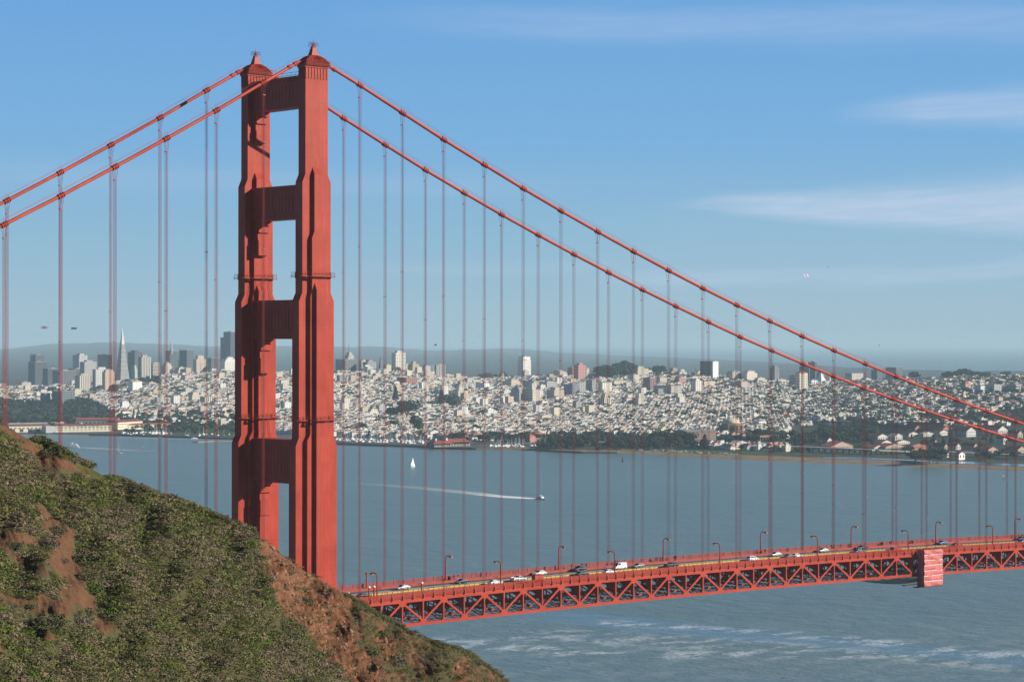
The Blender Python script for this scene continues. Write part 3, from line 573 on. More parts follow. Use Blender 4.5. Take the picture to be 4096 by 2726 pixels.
ppl=[(1817,2305,'walk',2,0,'walker in a red top left of the dark sedan'),(1832,2304,'stride',1,3,'walker in navy beside the red topped walker'),(1924,2293,'stand',4,0,'person standing at the railing right of the dark sedan'),(1946,2292,'stand',0,1,'person in black looking over the far railing'),
(2178,2266,'stand',0,0,'lone person in black above the white coupe'),(2286,2257,'walk',2,0,'walker in red left of the suv'),(2329,2254,'stride',4,5,'left walker of the pair above the suv'),(2345,2254,'stride',1,0,'right walker of the pair above the suv'),
(2462,2245,'walk',0,4,'left walker of three above the white van'),(2470,2244,'stand',4,0,'middle walker of three above the white van'),(2479,2243,'walk',3,0,'right walker of three above the white van'),(2625,2234,'stand',1,0,'person in navy left of the fourth far lamp'),(2632,2234,'stand',0,4,'person in black left of the fourth far lamp'),
(2649,2232,'walk',5,0,'person in blue right beside the fourth far lamp'),(2698,2230,'walk',0,0,'left walker of a pair above the black pickup'),(2704,2230,'walk',4,1,'right walker of a pair above the black pickup'),(3048,2202,'stand',1,0,'left person near the fifth far lamp'),(3061,2200,'stride',0,4,'right person near the fifth far lamp'),
(3326,2178,'walk',1,0,'walker in navy beside the far sidewalk cyclist'),(3353,2176,'walk',3,5,'walker in a white top right of the cyclist'),(3361,2176,'walk',5,0,'walker in blue next to the white topped walker'),(3531,2160,'stand',0,0,'person in black beside the benches'),(3558,2158,'stride',4,0,'left walker of two near the far suspenders'),(3565,2158,'stride',0,1,'right walker of two near the far suspenders'),
(4075,2132,'stand',1,0,'left person at the right end of the sidewalk'),(4088,2131,'stand',0,0,'right person at the right end of the sidewalk')]
mcache={}
for px,py,ps,ct,cb_,lab in ppl:
    key=(ps,ct,cb_)
    if key not in mcache:
        me=base[ps].copy(); me.materials.clear()
        for q in (skin,CL[ct],CL[cb_],CL[0]): me.materials.append(q)
        for p in me.polygons:
            z=p.center.z; y=abs(p.center.y); p.material_index=3 if z>1.66 or z<.1 else 0 if z>1.5 or (z<.87 and y>.2) else 1 if (z>.95 or y>.19) else 2
        me.polygons.foreach_set('use_smooth',[True]*len(me.polygons)); mcache[key]=me
    zr=76.
    for _ in range(4): q=atY(px,py,11.5+random.random()); zr=Z(q[0],8.33)
    o=bpy.data.objects.new('person',mcache[key]); COL.objects.link(o); o.location=(q[0],q[1],zr); o.scale=[random.uniform(.97,1.06)]*3; o.rotation_euler=(0,0,random.choice((0,math.pi)) if ps!='stand' else random.uniform(0,6)); tag(o,lab,'person','people walking on the far sidewalk')
q=atY(3318,2180,11.2); t=tag(empty('bicycle',(q[0],q[1],Z(q[0],8.33))),'bicycle with a white frame leaning on the far sidewalk','bicycle')
f=MB()
for a,b in (((-.5,0,.35),(-.1,0,.3)),((-.1,0,.3),(-.25,0,.85)),((-.1,0,.3),(.4,0,.8)),((-.25,0,.8),(.4,0,.85)),((.38,0,.95),(.55,0,.35)),((-.25,0,.8),(-.5,0,.35))): f.tube([a,b],.03,5)
f.build('frame',M_WH,t); MB().tube([(.35,-.25,1.0),(.38,0,.97),(.35,.25,1.0)],.025,5).build('handlebar',M_DK,t); MB().frus(-.27,0,.88,.12,.08,.93,.14,.06).build('saddle',M_DK,t)
for wx in (-.5,.55): MB().tube([(wx+.34*math.cos(a),0,.35+.34*math.sin(a)) for a in np.linspace(0,6.283,17)],.025,5).build('wheel',M_TY,t)
for px,lb in ((3527,'left metal sided bin standing on the far sidewalk'),(3650,'dark bin just right of the near lamp by the scaffold'),(1797,'small dark box beside the first far lamp')):
    q=atY(px,2170 if px>2000 else 2310,13); t=tag(empty('waste_bin',(q[0],12.9,Z(q[0],8.33))),lb,'bin'); MB().frus(0,0,0,.3,.3,1.05,.36,.36).build('body',M_DK,t); MB().frus(0,0,1.05,.38,.38,1.2,.2,.2).build('lid',M_HL,t)
# ---------------------------------------------------------------- water
M_WAT,t,b=newmat('bay_water'); p=pos(t,'World')
a_s=N(t,'ShaderNodeAttribute',attribute_name='slick').outputs['Fac']; a_f=N(t,'ShaderNodeAttribute',attribute_name='foam').outputs['Fac']
big=rng_(t,noise(t,.0022,5,scaled(t,p,(1,1.6,1))),.3,.7); mid=rng_(t,noise(t,.02,5,p),.35,.65)
def rot(v,ang,s):
    n=N(t,'ShaderNodeMapping',vector_type='POINT'); n.inputs['Rotation'].default_value=(0,0,ang); n.inputs['Scale'].default_value=s; t.links.new(v,n.inputs[0]); return n.outputs[0]
col=mix(t,big,(.125,.192,.178),(.150,.218,.200)); col=mix(t,mathn(t,'MULTIPLY',mid,.35),col,(.16,.215,.165)); col=mix(t,mathn(t,'MULTIPLY',a_s,.6),col,(.10,.18,.23))
rp=rot(p,-YAW,(1,1,1)); 
fo=noise(t,.16,9,rot(p,-YAW,(.35,.8,1)),.68); fo=rng_(t,fo,.60,.70); fo2=rng_(t,noise(t,.8,6,rot(p,-YAW,(.4,1.2,1)),.7),.38,.55)
foam=mathn(t,'MULTIPLY',mathn(t,'MULTIPLY',mathn(t,'MULTIPLY',rng_(t,noise(t,.07,9,rot(p,-YAW,(.5,.9,1)),.75),.49,.56),fo2),a_f),1.0,clamp=True)
cap=mathn(t,'MULTIPLY',rng_(t,noise(t,.28,8,rot(p,-YAW,(.6,1,1)),.72),.67,.74),.6)
lk(t,mix(t,mathn(t,'MAXIMUM',foam,mathn(t,'MULTIPLY',cap,mathn(t,'SUBTRACT',1,a_s))),col,(.80,.82,.80)),b.inputs['Base Color'])
b.inputs['IOR'].default_value=1.33; b.inputs['Specular IOR Level'].default_value=.5
lk(t,mathn(t,'ADD',.30,mathn(t,'MULTIPLY',a_s,-.07)),b.inputs['Roughness'])
bp=N(t,'ShaderNodeBump'); lk(t,mathn(t,'SUBTRACT',1.0,mathn(t,'MULTIPLY',a_s,.35)),bp.inputs['Strength']); bp.inputs['Distance'].default_value=1.3
h=mathn(t,'ADD',mathn(t,'MULTIPLY',noise(t,.10,5,rot(p,.3,(1,.6,1)),.6),1.0),mathn(t,'MULTIPLY',noise(t,.55,4,rot(p,.3,(1,.7,1)),.6),.35)); h=mathn(t,'ADD',h,mathn(t,'MULTIPLY',noise(t,.02,3,p),1.6)); t.links.new(h,bp.inputs['Height']); t.links.new(bp.outputs[0],b.inputs['Normal'])
Ds=np.concatenate([np.arange(30,700,60),np.arange(700,1800,5),np.arange(1800,4200,50),[4600,5200,6000,8000,11000,16000,24000,36000,55000,90000]])
us=np.concatenate([[-9000,-5000,-2500,-1000],np.arange(-300,4500,22),[5200,7000,10000,14000]])
U,D=np.meshgrid(us,Ds); Lm=(U-2048)/FPX*D; X=CAM[0]+fh[0]*D+rh[0]*Lm; Y=CAM[1]+fh[1]*D+rh[1]*Lm
py=1369+CAM[2]*FPX/D
def band(us_,top,bot,soft):
    a=np.interp(U,us_,top); c=np.interp(U,us_,bot); s=np.clip((py-a)/soft+.5,0,1)*np.clip((c-py)/soft+.5,0,1); s[U<us_[0]]*=0; return s
sl_=band([1880,2300,2900,3500,4096,4400],[2430,2442,2500,2560,2618,2648],[2462,2500,2556,2604,2664,2700],14)*np.clip((U-1900)/400,0,1)
sl_=np.maximum(sl_,band([1500,2300,2301],[2480,2640,2700],[2500,2730,2730],30)*.25)
fo_=band([2400,2900,3500,4096,4400],[2478,2506,2548,2612,2640],[2500,2524,2578,2640,2670],16)*.9
fo_=np.maximum(fo_,band([2050,2400,2900,3500,4096,4400],[2520,2512,2545,2596,2662,2695],[2600,2580,2600,2632,2690,2720],22)*.6)
fo_=np.maximum(fo_,band([1700,1980,2330,2331],[2540,2560,2590,2600],[2610,2600,2630,2630],18)*.85); fo_=np.maximum(fo_,.13*np.clip((py-2450)/100,0,1))
fo_=np.clip(fo_,0,1)
nr,nc=U.shape; V=np.stack([X,Y,0*X],-1).reshape(-1,3); idx=np.arange(nr*nc).reshape(nr,nc)
Q=np.stack([idx[:-1,:-1],idx[:-1,1:],idx[1:,1:],idx[1:,:-1]],-1).reshape(-1,4)
o=bulk('water',V,Q,M_WAT); tag(o,kind='structure')
for nm,arr in (('slick',sl_),('foam',fo_)):
    a=o.data.attributes.new(nm,'FLOAT','POINT'); a.data.foreach_set('value',arr.ravel().astype(np.float32))
# wakes: thin foam sheets just above the water
M_FOAM,t,b=newmat('wake_foam'); p=pos(t,'World'); b.inputs['Base Color'].default_value=(.9,.92,.92,1); b.inputs['Roughness'].default_value=.9
at_=N(t,'ShaderNodeAttribute',attribute_name='dens').outputs['Fac']; lk(t,mathn(t,'MULTIPLY',mathn(t,'ADD',mathn(t,'MULTIPLY',rng_(t,noise(t,.25,6,p,.7),.3,.55),.8),.35),at_,clamp=True),b.inputs['Alpha'])
def wake(pts,dens,lab):
    V=[];F=[];A=[]
    for i,(px,py_,hw_) in enumerate(pts):
        q=atZ(px,py_,.12)[:2]; q2=atZ(pts[min(i+1,len(pts)-1)][0],pts[min(i+1,len(pts)-1)][1],.12)[:2]; q0=atZ(pts[max(i-1,0)][0],pts[max(i-1,0)][1],.12)[:2]
        d=(q2-q0)/np.linalg.norm(q2-q0); n=np.array([-d[1],d[0]])
        for k,a in zip((-1,-.5,0,.5,1),(0,1,.6,1,0)): V.append((*(q+n*hw_*k),.12)); A.append(a*dens[i])
    for i in range(len(pts)-1):
        for k in range(4): a=i*5+k; F.append((a,a+1,a+6,a+5))
    o=bulk('boat_wake',np.array(V),np.array(F),M_FOAM); a=o.data.attributes.new('dens','FLOAT','POINT'); a.data.foreach_set('value',np.array(A,np.float32)); tag(o,lab,'wake',kind='stuff')
wake([(2148,1994,5),(2100,1991,10),(2040,1987,13),(1980,1982,12),(1900,1972,14),(1800,1962,15),(1700,1952,15),(1380,1925,14)],[1.6,1.6,1.4,1.1,.6,.4,.28,0],'long white wake trailing left behind the motor yacht')
wake([(310,1789,3),(350,1790,7),(420,1794,10),(520,1800,12),(650,1805,14)],[.9,.8,.5,.3,0],'faint wake behind the white ferry')
wake([(770,1754,3),(700,1755,8),(600,1752,10),(480,1747,10),(350,1745,10)],[.9,.6,.4,.3,0],'thin wake behind the small speedboat')
# ---------------------------------------------------------------- boats
M_BW=flat('boat_white',(.82,.82,.80),.4,.04); M_SAIL=flat('sail_cloth',(.85,.85,.82),.8,.03); M_BB=flat('boat_blue',(.05,.08,.2),.4); M_WOOD=flat('boat_deck',(.5,.45,.36),.7)
def hull(L,B,Hh): 
    mb=MB(); st=[(-.5,.85,.9),(-.2,1,.95),(.15,.95,1.0),(.38,.55,1.1),(.5,.04,1.2)]; b=0
    for x,w,h in st: mb.v+=[(x*L,-w*B/2,h*Hh),(x*L,-w*B/2*.7,-.1),(x*L,w*B/2*.7,-.1),(x*L,w*B/2,h*Hh)]
    for i in range(4):
        a=i*4
        for k in range(4): mb.f.append((a+k,a+4+k,a+4+(k+1)%4,a+(k+1)%4)); mb.m.append(0)
    mb.f+=[(0,1,2,3),(19,18,17,16)]; mb.m+=[0,0]; return mb
def face(px0,py0,px1,py1): a=atZ(px0,py0,0); c=atZ(px1,py1,0); return math.atan2(c[1]-a[1],c[0]-a[0])
def boatroot(nm,px,py_,head,lab,cat): q=atZ(px,py_,0); return tag(empty(nm,(q[0],q[1],.0),head),lab,cat)
hd=face(300,1789,260,1789)
t=boatroot('ferry',292,1790,hd,'white two deck ferry heading left past the pier','ferry'); hull(17,5.5,1.9).build('hull',M_BW,t)
MB().box(-7,4.5,-2.4,2.4,1.8,4.0).frus(-1,0,4.0,4.6,2.2,5.8,4.0,2.0).build('cabin',M_BW,t); MB().box(-6,4.52,-2.43,2.43,2.6,3.3).box(-4.8,3.4,-2.22,2.22,4.6,5.2).build('window',M_GL,t); MB().frus(1.5,0,5.8,1.2,1,7,.9,.8).tube([(0,0,5.8),(0,0,9)],.12,6).build('wheelhouse',M_BW,t)
t=boatroot('motor_yacht',2165,1996,face(2100,1992,2180,1998),'white motor yacht heading right with a long wake','yacht'); hull(13,4.2,1.4).build('hull',M_BW,t)
MB().frus(-1,0,1.3,3.4,1.6,2.6,2.8,1.4).build('cabin',M_BW,t); MB().box(-3.2,1.8,-1.56,1.56,1.8,2.3).build('window',M_GL,t); MB().frus(-1.2,0,3.6,2,1.3,3.85,1.8,1.2).tube([(-3,0,2.5),(-3,0,5.2)],.06,5).tube([(-2.5,1,2.5),(-2.5,1,3.6)],.05,5).tube([(.2,-1,2.5),(.2,-1,3.6)],.05,5).build('flybridge',M_BW,t)
t=boatroot('speedboat',777,1754,face(700,1755,777,1754),'small white speedboat near the breakwater','motor boat'); hull(10,3,1.1).build('hull',M_BW,t); MB().frus(-.5,0,1,1.8,1,2.2,1.2,.8).build('cabin',M_BW,t)
def sailboat(px,py_,L,Hm,hd,lab,sails=True,nm='sailboat'):
    t=boatroot(nm,px,py_,hd,lab,'sailboat'); hull(L,L*.28,L*.09).build('hull',M_BW,t); MB().tube([(.05*L,0,0),(.05*L,0,Hm)],.1,6).tube([(.05*L,0,1.6),(-.38*L,0,1.6)],.07,5).build('mast',M_BW,t); MB().frus(-.05*L,0,L*.09,L*.16,L*.08,L*.09+.5,L*.13,L*.06).build('cabin',M_WOOD,t)
    if sails:
        def tri(p0,p1,p2,bul):
            V=[];F=[];n=8
            for i in range(n+1):
                for j in range(n+1-i):
                    a,b_=i/n,j/n; c=1-a-b_; P=np.array(p0)*c+np.array(p1)*a+np.array(p2)*b_; P[1]+=bul*27*a*b_*c+bul*2*(c*(a+b_)); V.append(tuple(P))
            id_={};k=0
            for i in range(n+1):
                for j in range(n+1-i): id_[(i,j)]=k;k+=1
            for i in range(n):
                for j in range(n-i):
                    F.append((id_[i,j],id_[i+1,j],id_[i,j+1]))
                    if i+j<n-1: F.append((id_[i+1,j],id_[i+1,j+1],id_[i,j+1]))
            mb=MB(); mb.v=V; mb.f=F; mb.m=[0]*len(F); return mb
        tri((.03*L,0,1.8),(-.38*L,0,1.8),(.04*L,0,Hm-.2),.35).build('mainsail',M_SAIL,t,smooth=True); tri((.48*L,0,1.2),(-.02*L,.2,1.6),(.06*L,0,Hm*.9),.35).build('jib',M_SAIL,t,smooth=True)
    return t
sailboat(1651,1866,9,11.5,YAW-.65,'sailboat with two white sails raised right of the tower')
sailboat(475,1812,8,13.5,YAW+1.2,'small sailboat with bare mast between the left suspenders',False)
t=boatroot('navigation_buoy',2490,1845,0,'dark pillar buoy in front of the beach','buoy'); MB().lathe([(1.6,-.2),(1.8,.6),(1.0,1.2),(.5,4),(.8,4.4),(.3,6.5)],10).build('body',M_DK,t); MB().tube([(0,0,6.5),(0,0,8)],.1,5).build('top_mark',M_DK,t)
t=boatroot('navigation_buoy',572,1797,0,'tiny red and white buoy left of the tower','buoy'); MB().lathe([(1.0,-.2),(1.1,.8),(.4,1.6),(.3,2.6)],10).build('body',M_RED,t); MB().lathe([(.45,2.6),(.4,3.2)],8).build('top_mark',M_WH,t)
t=boatroot('channel_marker',4013,1922,0,'pole marker with a pinkish board at the far right','marker'); MB().tube([(0,0,-1),(0,0,5)],.2,6).build('pole',M_DK,t); MB().box(-.9,.9,-.1,.1,4,6).build('board',M_TARP,t)
# ---------------------------------------------------------------- things in the sky
def banner(px0,py0,px1,py1,px2,py2,hgt,D,col,lab,px_p=None,wide=True):
    M_B,t_,b_=newmat('banner_cloth'); p=pos(t_,'Object'); s=N(t_,'ShaderNodeSeparateXYZ'); t_.links.new(p,s.inputs[0])
    st=mathn(t_,'GREATER_THAN',mathn(t_,'FRACT',mathn(t_,'ADD',mathn(t_,'MULTIPLY',s.outputs[2],3/hgt),.8)),.45); lk(t_,mix(t_,st,col,tuple(.35*x for x in col)),b_.inputs['Base Color'])
    a=atD(px0,py0,D); c=atD(px1,py1,D+8); g=empty('aerial_banner',a); tag(g,lab,'banner'); V=[];F=[];n=16; d=c-a
    for sg in (0,.1):
        for i in range(n+1):
            u=i/n; w=.8*math.sin(7*u); q=d*u+np.array([fh[0],fh[1],0])*(w+sg); 
            for k in (0,1): V.append((q[0]+k*(px2/FPX*D)*RT[0],q[1]+k*(px2/FPX*D)*RT[1],q[2]-k*hgt))
    for i in range(n): a_=i*2; F+= [(a_,a_+1,a_+3,a_+2),(a_+2*n+2,a_+2*n+4,a_+2*n+5,a_+2*n+3)]
    mb=MB(); mb.v=V; mb.f=F; mb.m=[0]*len(F); mb.build('cloth',M_B,g); MB().tube([tuple(0*a),(0,0,-hgt)],.12,4).build('leading_pole',M_DK,g)
banner(163,1304,194,1304,0,0,4.4,4000,(.18,.22,.38),'faint grey blue aerial banner, leftmost in the sky')
banner(286,1308,309,1309,-4,0,3.6,4000,(.07,.08,.28),'deep blue aerial banner right of the fainter one')
banner(3213,1095,3232,1094,6,0,5.5,4500,(.50,.48,.66),'white and purple banner below the clouds on the right')
def plane(px,py_,D,sc,lab,rz):
    t=tag(empty('small_aeroplane',atD(px,py_,D),rz),lab,'aeroplane'); t.scale=(sc,)*3
    MB().lathe([(.05,-4),(.35,-2.5),(.6,0),(.55,1.5),(.15,2.6)],10).build('fuselage',M_WH,t).rotation_euler=(0,math.pi/2,0); MB().box(-.3,1.1,-5,5,.45,.6).build('wing',M_WH,t); MB().box(-4,-3.2,-1.5,1.5,.1,.2).box(-4,-3.1,-.06,.06,.1,1.5).build('tail',M_DK,t)
plane(194,1287,3950,.7,'tiny aeroplane above the leftmost banner',YAW-1.5); plane(3316,1067,4600,.8,'tiny aeroplane right above the white and purple banner',YAW-1.4)
def bird(px,py_,D,w,lab):
    t=tag(empty('bird',atD(px,py_,D),YAW+1.3),lab,'bird'); mb=MB(); mb.lathe([(.02,-.3),(.09,-.1),(.1,.1),(.05,.25),(.01,.34)],8); o=mb.build('body',M_DK,t); o.rotation_euler=(0,math.pi/2,0)
    for s in (-1,1): MB().hexa([(-.1,0,0),(.12,0,0),(.05,s*w*.55,w*.35),(-.1,s*w*.55,w*.35),(-.1,0,.03),(.12,0,.03),(.05,s*w*.55,w*.35+.03),(-.1,s*w*.55,w*.35+.03)]).hexa([(-.1,s*w*.55,w*.35),(.05,s*w*.55,w*.35),(-.05,s*w,w*.2),(-.12,s*w,w*.2),(-.1,s*w*.55,w*.35+.03),(.05,s*w*.55,w*.35+.03),(-.05,s*w,w*.2+.02),(-.12,s*w,w*.2+.02)]).build('wing',M_DK,t)
bird(1742,1379,500,.45,'dark bird in flight above the skyline right of the tower'); bird(3518,1381,900,.45,'faint dark bird in the sky above the right cables')
# ---------------------------------------------------------------- city ground
HZ=CAM[2]; 
SH_U=[-400,180,450,680,950,1350,1700,1880,2150,2300,2500,2700,3000,3300,3428,3656,3884,4096,4500]
SH_Y=[1738,1738,1742,1748,1760,1778,1789,1797,1801,1812,1817,1828,1845,1856,1859,1870,1879,1889,1900]
RG_U=[-400,0,200,450,620,900,1350,1700,1900,2100,2300,2400,2800,3200,3340,3500,3700,3850,4096,4500]
RG_Y=[1560,1560,1558,1545,1512,1500,1497,1494,1527,1517,1512,1500,1507,1538,1538,1530,1524,1512,1510,1505]
def shoreD(u): return HZ*FPX/(np.interp(u,SH_U,SH_Y)-1369)
def ridgeH(u): return HZ-(np.interp(u,RG_U,RG_Y)-1369)*5800/FPX
def ground(x,y):
    u,D=uD(np.asarray(x,float),np.asarray(y,float)); s=D-shoreD(u); hr=ridgeH(u)
    k=np.clip((u-3250)/400,0,1)
    # flats, then the hills
    f1=2.2+np.clip(s,0,700)*.004
    hill=np.interp(D,[4250,4800,5300,5800,6300,7300,9000],[0,.28,.68,1,.86,.25,.05])*(hr-5)
    pres=np.interp(D,[3150,3600,4300,5000,5600],[0,.10,.42,.82,1.0])*(hr-5)*np.where(D>5800,0,1)
    h=f1+np.where(D<5800,hill*(1-k)+pres*k,hill)
    h=h+1.5*np.sin(x*.011+1)*np.cos(y*.013)*np.clip((D-4300)/400,0,1)
    h=np.where(s<0,-2.5+0*s,np.where(s<90,-2.5+ (h+2.5)*np.clip(s/ np.where(u>2350,75,14),0,1),h))
    return np.where(D>9300,-3,h)
def rowD(u,py,lo=2700,hi=5790):      # metres ahead at which the ground is seen in a given row
    Ds_=np.arange(lo,hi,10.); P=[DL(d,(u-2048)/FPX*d) for d in Ds_]; P=np.array(P); h=ground(P[:,0],P[:,1]); r=1369+(HZ-h)*FPX/Ds_
    ok=np.where((r<=py)&(Ds_>shoreD(u)+15))[0]; return Ds_[ok[0]] if len(ok) else hi
us=np.arange(-900,5100,20); Ds_=np.concatenate([np.arange(2500,4000,12),np.arange(4000,6400,30),np.arange(6400,9700,150)])
U,D=np.meshgrid(us,Ds_); L_=(U-2048)/FPX*D; X=CAM[0]+fh[0]*D+rh[0]*L_; Y=CAM[1]+fh[1]*D+rh[1]*L_; Zg=ground(X,Y)
S=D-shoreD(U); r_=rng.random(U.shape)
ROW=1369+(HZ-Zg)*FPX/D
C=np.zeros(U.shape+(3,)); C[:]=(.10,.105,.09)
def setc(msk,c): C[msk]=c
setc((S<115)&(U>2330),(.36,.26,.16)); setc((S<60)&(U<=2330)&(U>1950),(.30,.22,.14)); setc((S<50)&(U<=1950),(.12,.12,.12))
setc((S>=115)&(S<240)&(U>2200)&(U<3120),(.075,.12,.025)); setc((S>=115)&(S<330)&(U>=3120),(.085,.095,.045)); setc((S>=330)&(U>=3200)&(S<1200),(.06,.075,.035))
setc((U<1000)&(S>120)&(S<420),(.07,.12,.03)); setc((U>1000)&(U<2300)&(S<220)&(S>50),(.16,.16,.15))
nr,nc=U.shape; idx=np.arange(nr*nc).reshape(nr,nc); Q=np.stack([idx[:-1,:-1],idx[:-1,1:],idx[1:,1:],idx[1:,:-1]],-1).reshape(-1,4)
def attrmat(name,rough=.9,sc=.05,var=.25,bump=0):
    m_,t,b=newmat(name); at_=N(t,'ShaderNodeAttribute',attribute_name='col').outputs[0]; f=rng_(t,noise(t,sc,7,pos(t,'World'),.65),.3,.7)
    lk(t,mix(t,f,mix(t,var*2,at_,(0,0,0)),at_),b.inputs['Base Color']); b.inputs['Roughness'].default_value=rough; b.inputs['Specular IOR Level'].default_value=.2
    if bump:
        bp=N(t,'ShaderNodeBump'); bp.inputs['Distance'].default_value=bump; t.links.new(noise(t,1.2,8,pos(t,'World'),.7),bp.inputs['Height']); t.links.new(bp.outputs[0],b.inputs['Normal'])
    return m_
M_LAND=attrmat('city_ground')
o=bulk('ground',np.stack([X,Y,Zg],-1).reshape(-1,3),Q,M_LAND,C.reshape(-1,3)); tag(o,kind='structure')
# lagoon channel in the marsh
M_LAG=flat('lagoon_water',(.06,.11,.14),.15,.1,.01)
V=[];F=[]
for i,(px,a,b) in enumerate(((3290,1829,1833),(3400,1828,1834),(3520,1833,1838),(3640,1838,1842),(3760,1847,1851),(3850,1845,1854),(3980,1852,1860),(4150,1858,1868))):
    for yy in (b,a): q=atZ(px,yy,2.9); V.append((q[0],q[1],float(ground(q[0],q[1]))+.5))
    if i: F.append((2*i-2,2*i,2*i+1,2*i-1))
mb=MB(); mb.v=V; mb.f=F; mb.m=[0]*len(F); tag(mb.build('lagoon',M_LAG),kind='structure')
# distant hills
# low land and hills across the bay: rises from the far shore to the crest seen above the city
uu=np.arange(-1500,4700,30.); cy=np.interp(uu,[-1500,0,250,400,600,850,1350,1480,1570,1700,1800,2000,2150,2400,2600,2800,3100,3500,4700],[1400,1396,1376,1372,1371,1384,1385,1381,1388,1399,1404,1392,1398,1416,1432,1446,1462,1474,1490])
for f_,a_ in ((.008,2.6),(.023,1.6),(.06,.8)): cy=cy+a_*np.sin(uu*f_+f_*300)
cD=np.interp(uu,[-1500,2300,2900,3500,4700],[30000,30000,20000,12600,11400]); V=[];C_=[]; K_=[0,.12,.3,.5,.68,.84,1.]
for k in K_:
    for u,y,dc in zip(uu,cy,cD):
        d=9300+(dc-9300)*k; zt_=max(1.5,HZ-(y-1369)*dc/FPX); z=1.5+(zt_-1.5)*(k**1.3)*(1+(.10*math.sin(u*.017+k*9)+.06*math.sin(u*.05+k*23))*(k<1)*(k>0)); p=DL(d,(u-2048)/FPX*d); V.append((p[0],p[1],z if k else -1.)); C_.append((.075,.10,.10))
n=len(uu); V=np.array(V); idx=np.arange(len(V)).reshape(len(K_),n); Q=np.stack([idx[:-1,:-1],idx[:-1,1:],idx[1:,1:],idx[1:,:-1]],-1).reshape(-1,4)
o=bulk('hills',V,Q,attrmat('far_hill_scrub',.95,.0006,.2),np.array(C_)); tag(o,kind='structure')
for p in o.data.polygons: p.use_smooth=True
# bay bridge far left
M_FS=flat('far_steel',(.12,.13,.14),.7,.1,.01); t=tag(empty('distant_bridge',atD(60,1528,9500)),'faint grey suspension bridge far behind the dark skyscraper at the left','bridge')
a=atD(-60,1524,9500)-atD(60,1528,9500); c=atD(140,1522,9500)-atD(60,1528,9500)
MB().beam(tuple(a),tuple(c),14,4.).build('deck',M_FS,t)
q=MB(); q.tube([tuple(a+(c-a)*u+np.array([0,0,50*(2*u-1)**2+2])) for u in np.linspace(.25,1,14)],1.0,5).build('main_cable',M_FS,t); q=MB()
for u in (1.0,): p=a+(c-a)*u; q.box(p[0]-3,p[0]+3,p[1]-3,p[1]+3,p[2]-50,p[2]+55)
q.build('tower',M_FS,t)
# ---------------------------------------------------------------- buildings
GL=(.045,.06,.085); CR=(.62,.55,.42); WHI=(.74,.71,.64); BE=(.52,.42,.31); PK=(.50,.30,.24); DG=(.07,.075,.085); GR=(.32,.32,.31); BR=(.34,.15,.10); YE=(.66,.52,.27)
_wm={}; LM=[]
def wm(wall,style):
    k=(wall,style)
    if k not in _wm:
        st={'grid':dict(sx=5.5,wx=.5,sz=3.6,wz=.5),'fine':dict(sx=3.6,wx=.45,sz=3.2,wz=.42),'band':dict(sx=400,wx=1.1,sz=3.9,wz=.5),'vert':dict(sx=5.,wx=.45,sz=400,wz=1.1),'blank':dict(sx=50,wx=0,sz=50,wz=0),'plain':dict(sx=9,wx=.2,sz=5,wz=.25),'dark':dict(sx=4.5,wx=.72,sz=3.8,wz=.62),'coarse':dict(sx=9,wx=.6,sz=6,wz=.55)}[style]
        _wm[k]=winmat('facade_'+style,wall,GL if style!='dark' else (.03,.04,.06),roof=tuple(x*.6+.08 for x in wall),**st)
    return _wm[k]
M_ROOFG=flat('roof_gravel',(.30,.29,.27),.9,.15,.05); M_RT=flat('red_tile',(.34,.085,.055),.85,.2,.2); M_RTD=flat('dark_red_tile',(.20,.06,.05),.85,.2,.2)
def spanXY(x0,xs,x1,D): return max(4,(x1-xs)/FPX*D/.753), max(4,(xs-x0)/FPX*D/.658)
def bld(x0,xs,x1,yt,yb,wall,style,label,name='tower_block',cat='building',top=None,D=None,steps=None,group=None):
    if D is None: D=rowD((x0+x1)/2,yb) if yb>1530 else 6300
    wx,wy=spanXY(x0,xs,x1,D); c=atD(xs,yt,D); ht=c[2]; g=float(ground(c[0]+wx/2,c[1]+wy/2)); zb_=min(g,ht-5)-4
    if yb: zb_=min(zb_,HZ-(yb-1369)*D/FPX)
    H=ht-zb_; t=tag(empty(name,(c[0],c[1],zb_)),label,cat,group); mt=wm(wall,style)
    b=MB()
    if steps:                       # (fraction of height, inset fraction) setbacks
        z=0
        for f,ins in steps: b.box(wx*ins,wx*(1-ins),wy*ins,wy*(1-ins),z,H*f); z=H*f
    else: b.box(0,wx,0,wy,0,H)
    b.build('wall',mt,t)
    r=MB(); ins=steps[-1][1] if steps else 0
    X0,X1,Y0,Y1=wx*ins,wx*(1-ins),wy*ins,wy*(1-ins)
    if top=='hip': r.frus((X0+X1)/2,(Y0+Y1)/2,H,(X1-X0)/2,(Y1-Y0)/2,H+min(wx,wy)*.35,(X1-X0)*.12,(Y1-Y0)*.12); r.build('roof',M_RT,t)
    elif top=='pent': r.box(X0+(X1-X0)*.25,X1-(X1-X0)*.25,Y0+(Y1-Y0)*.2,Y1-(Y1-Y0)*.2,H,H+5); r.build('penthouse',mt,t)
    elif top=='slab': r.box(X0-.6,X1+.6,Y0-.6,Y1+.6,H,H+1.2); r.build('roof',M_ROOFG,t)
    else:
        r.box(X0+.2,X1-.2,Y0+.2,Y0+.8,H,H+1).box(X0+.2,X0+.8,Y0+.9,Y1-.2,H,H+1).box(X0+(X1-X0)*.35,X0+(X1-X0)*.65,Y0+(Y1-Y0)*.3,Y0+(Y1-Y0)*.7,H,H+3.2); r.build('roof_plant',M_ROOFG,t)
    return t
def cr(ox,oy,s,rows,D=None):
    for r in rows:
        x0,xs,x1,yt,yb,wall,style,label=r[:8]; kw=r[8] if len(r)>8 else {}
        bld(ox+x0*s,ox+xs*s,ox+x1*s,oy+yt*s,oy+yb*s,wall,style,label,**kw)
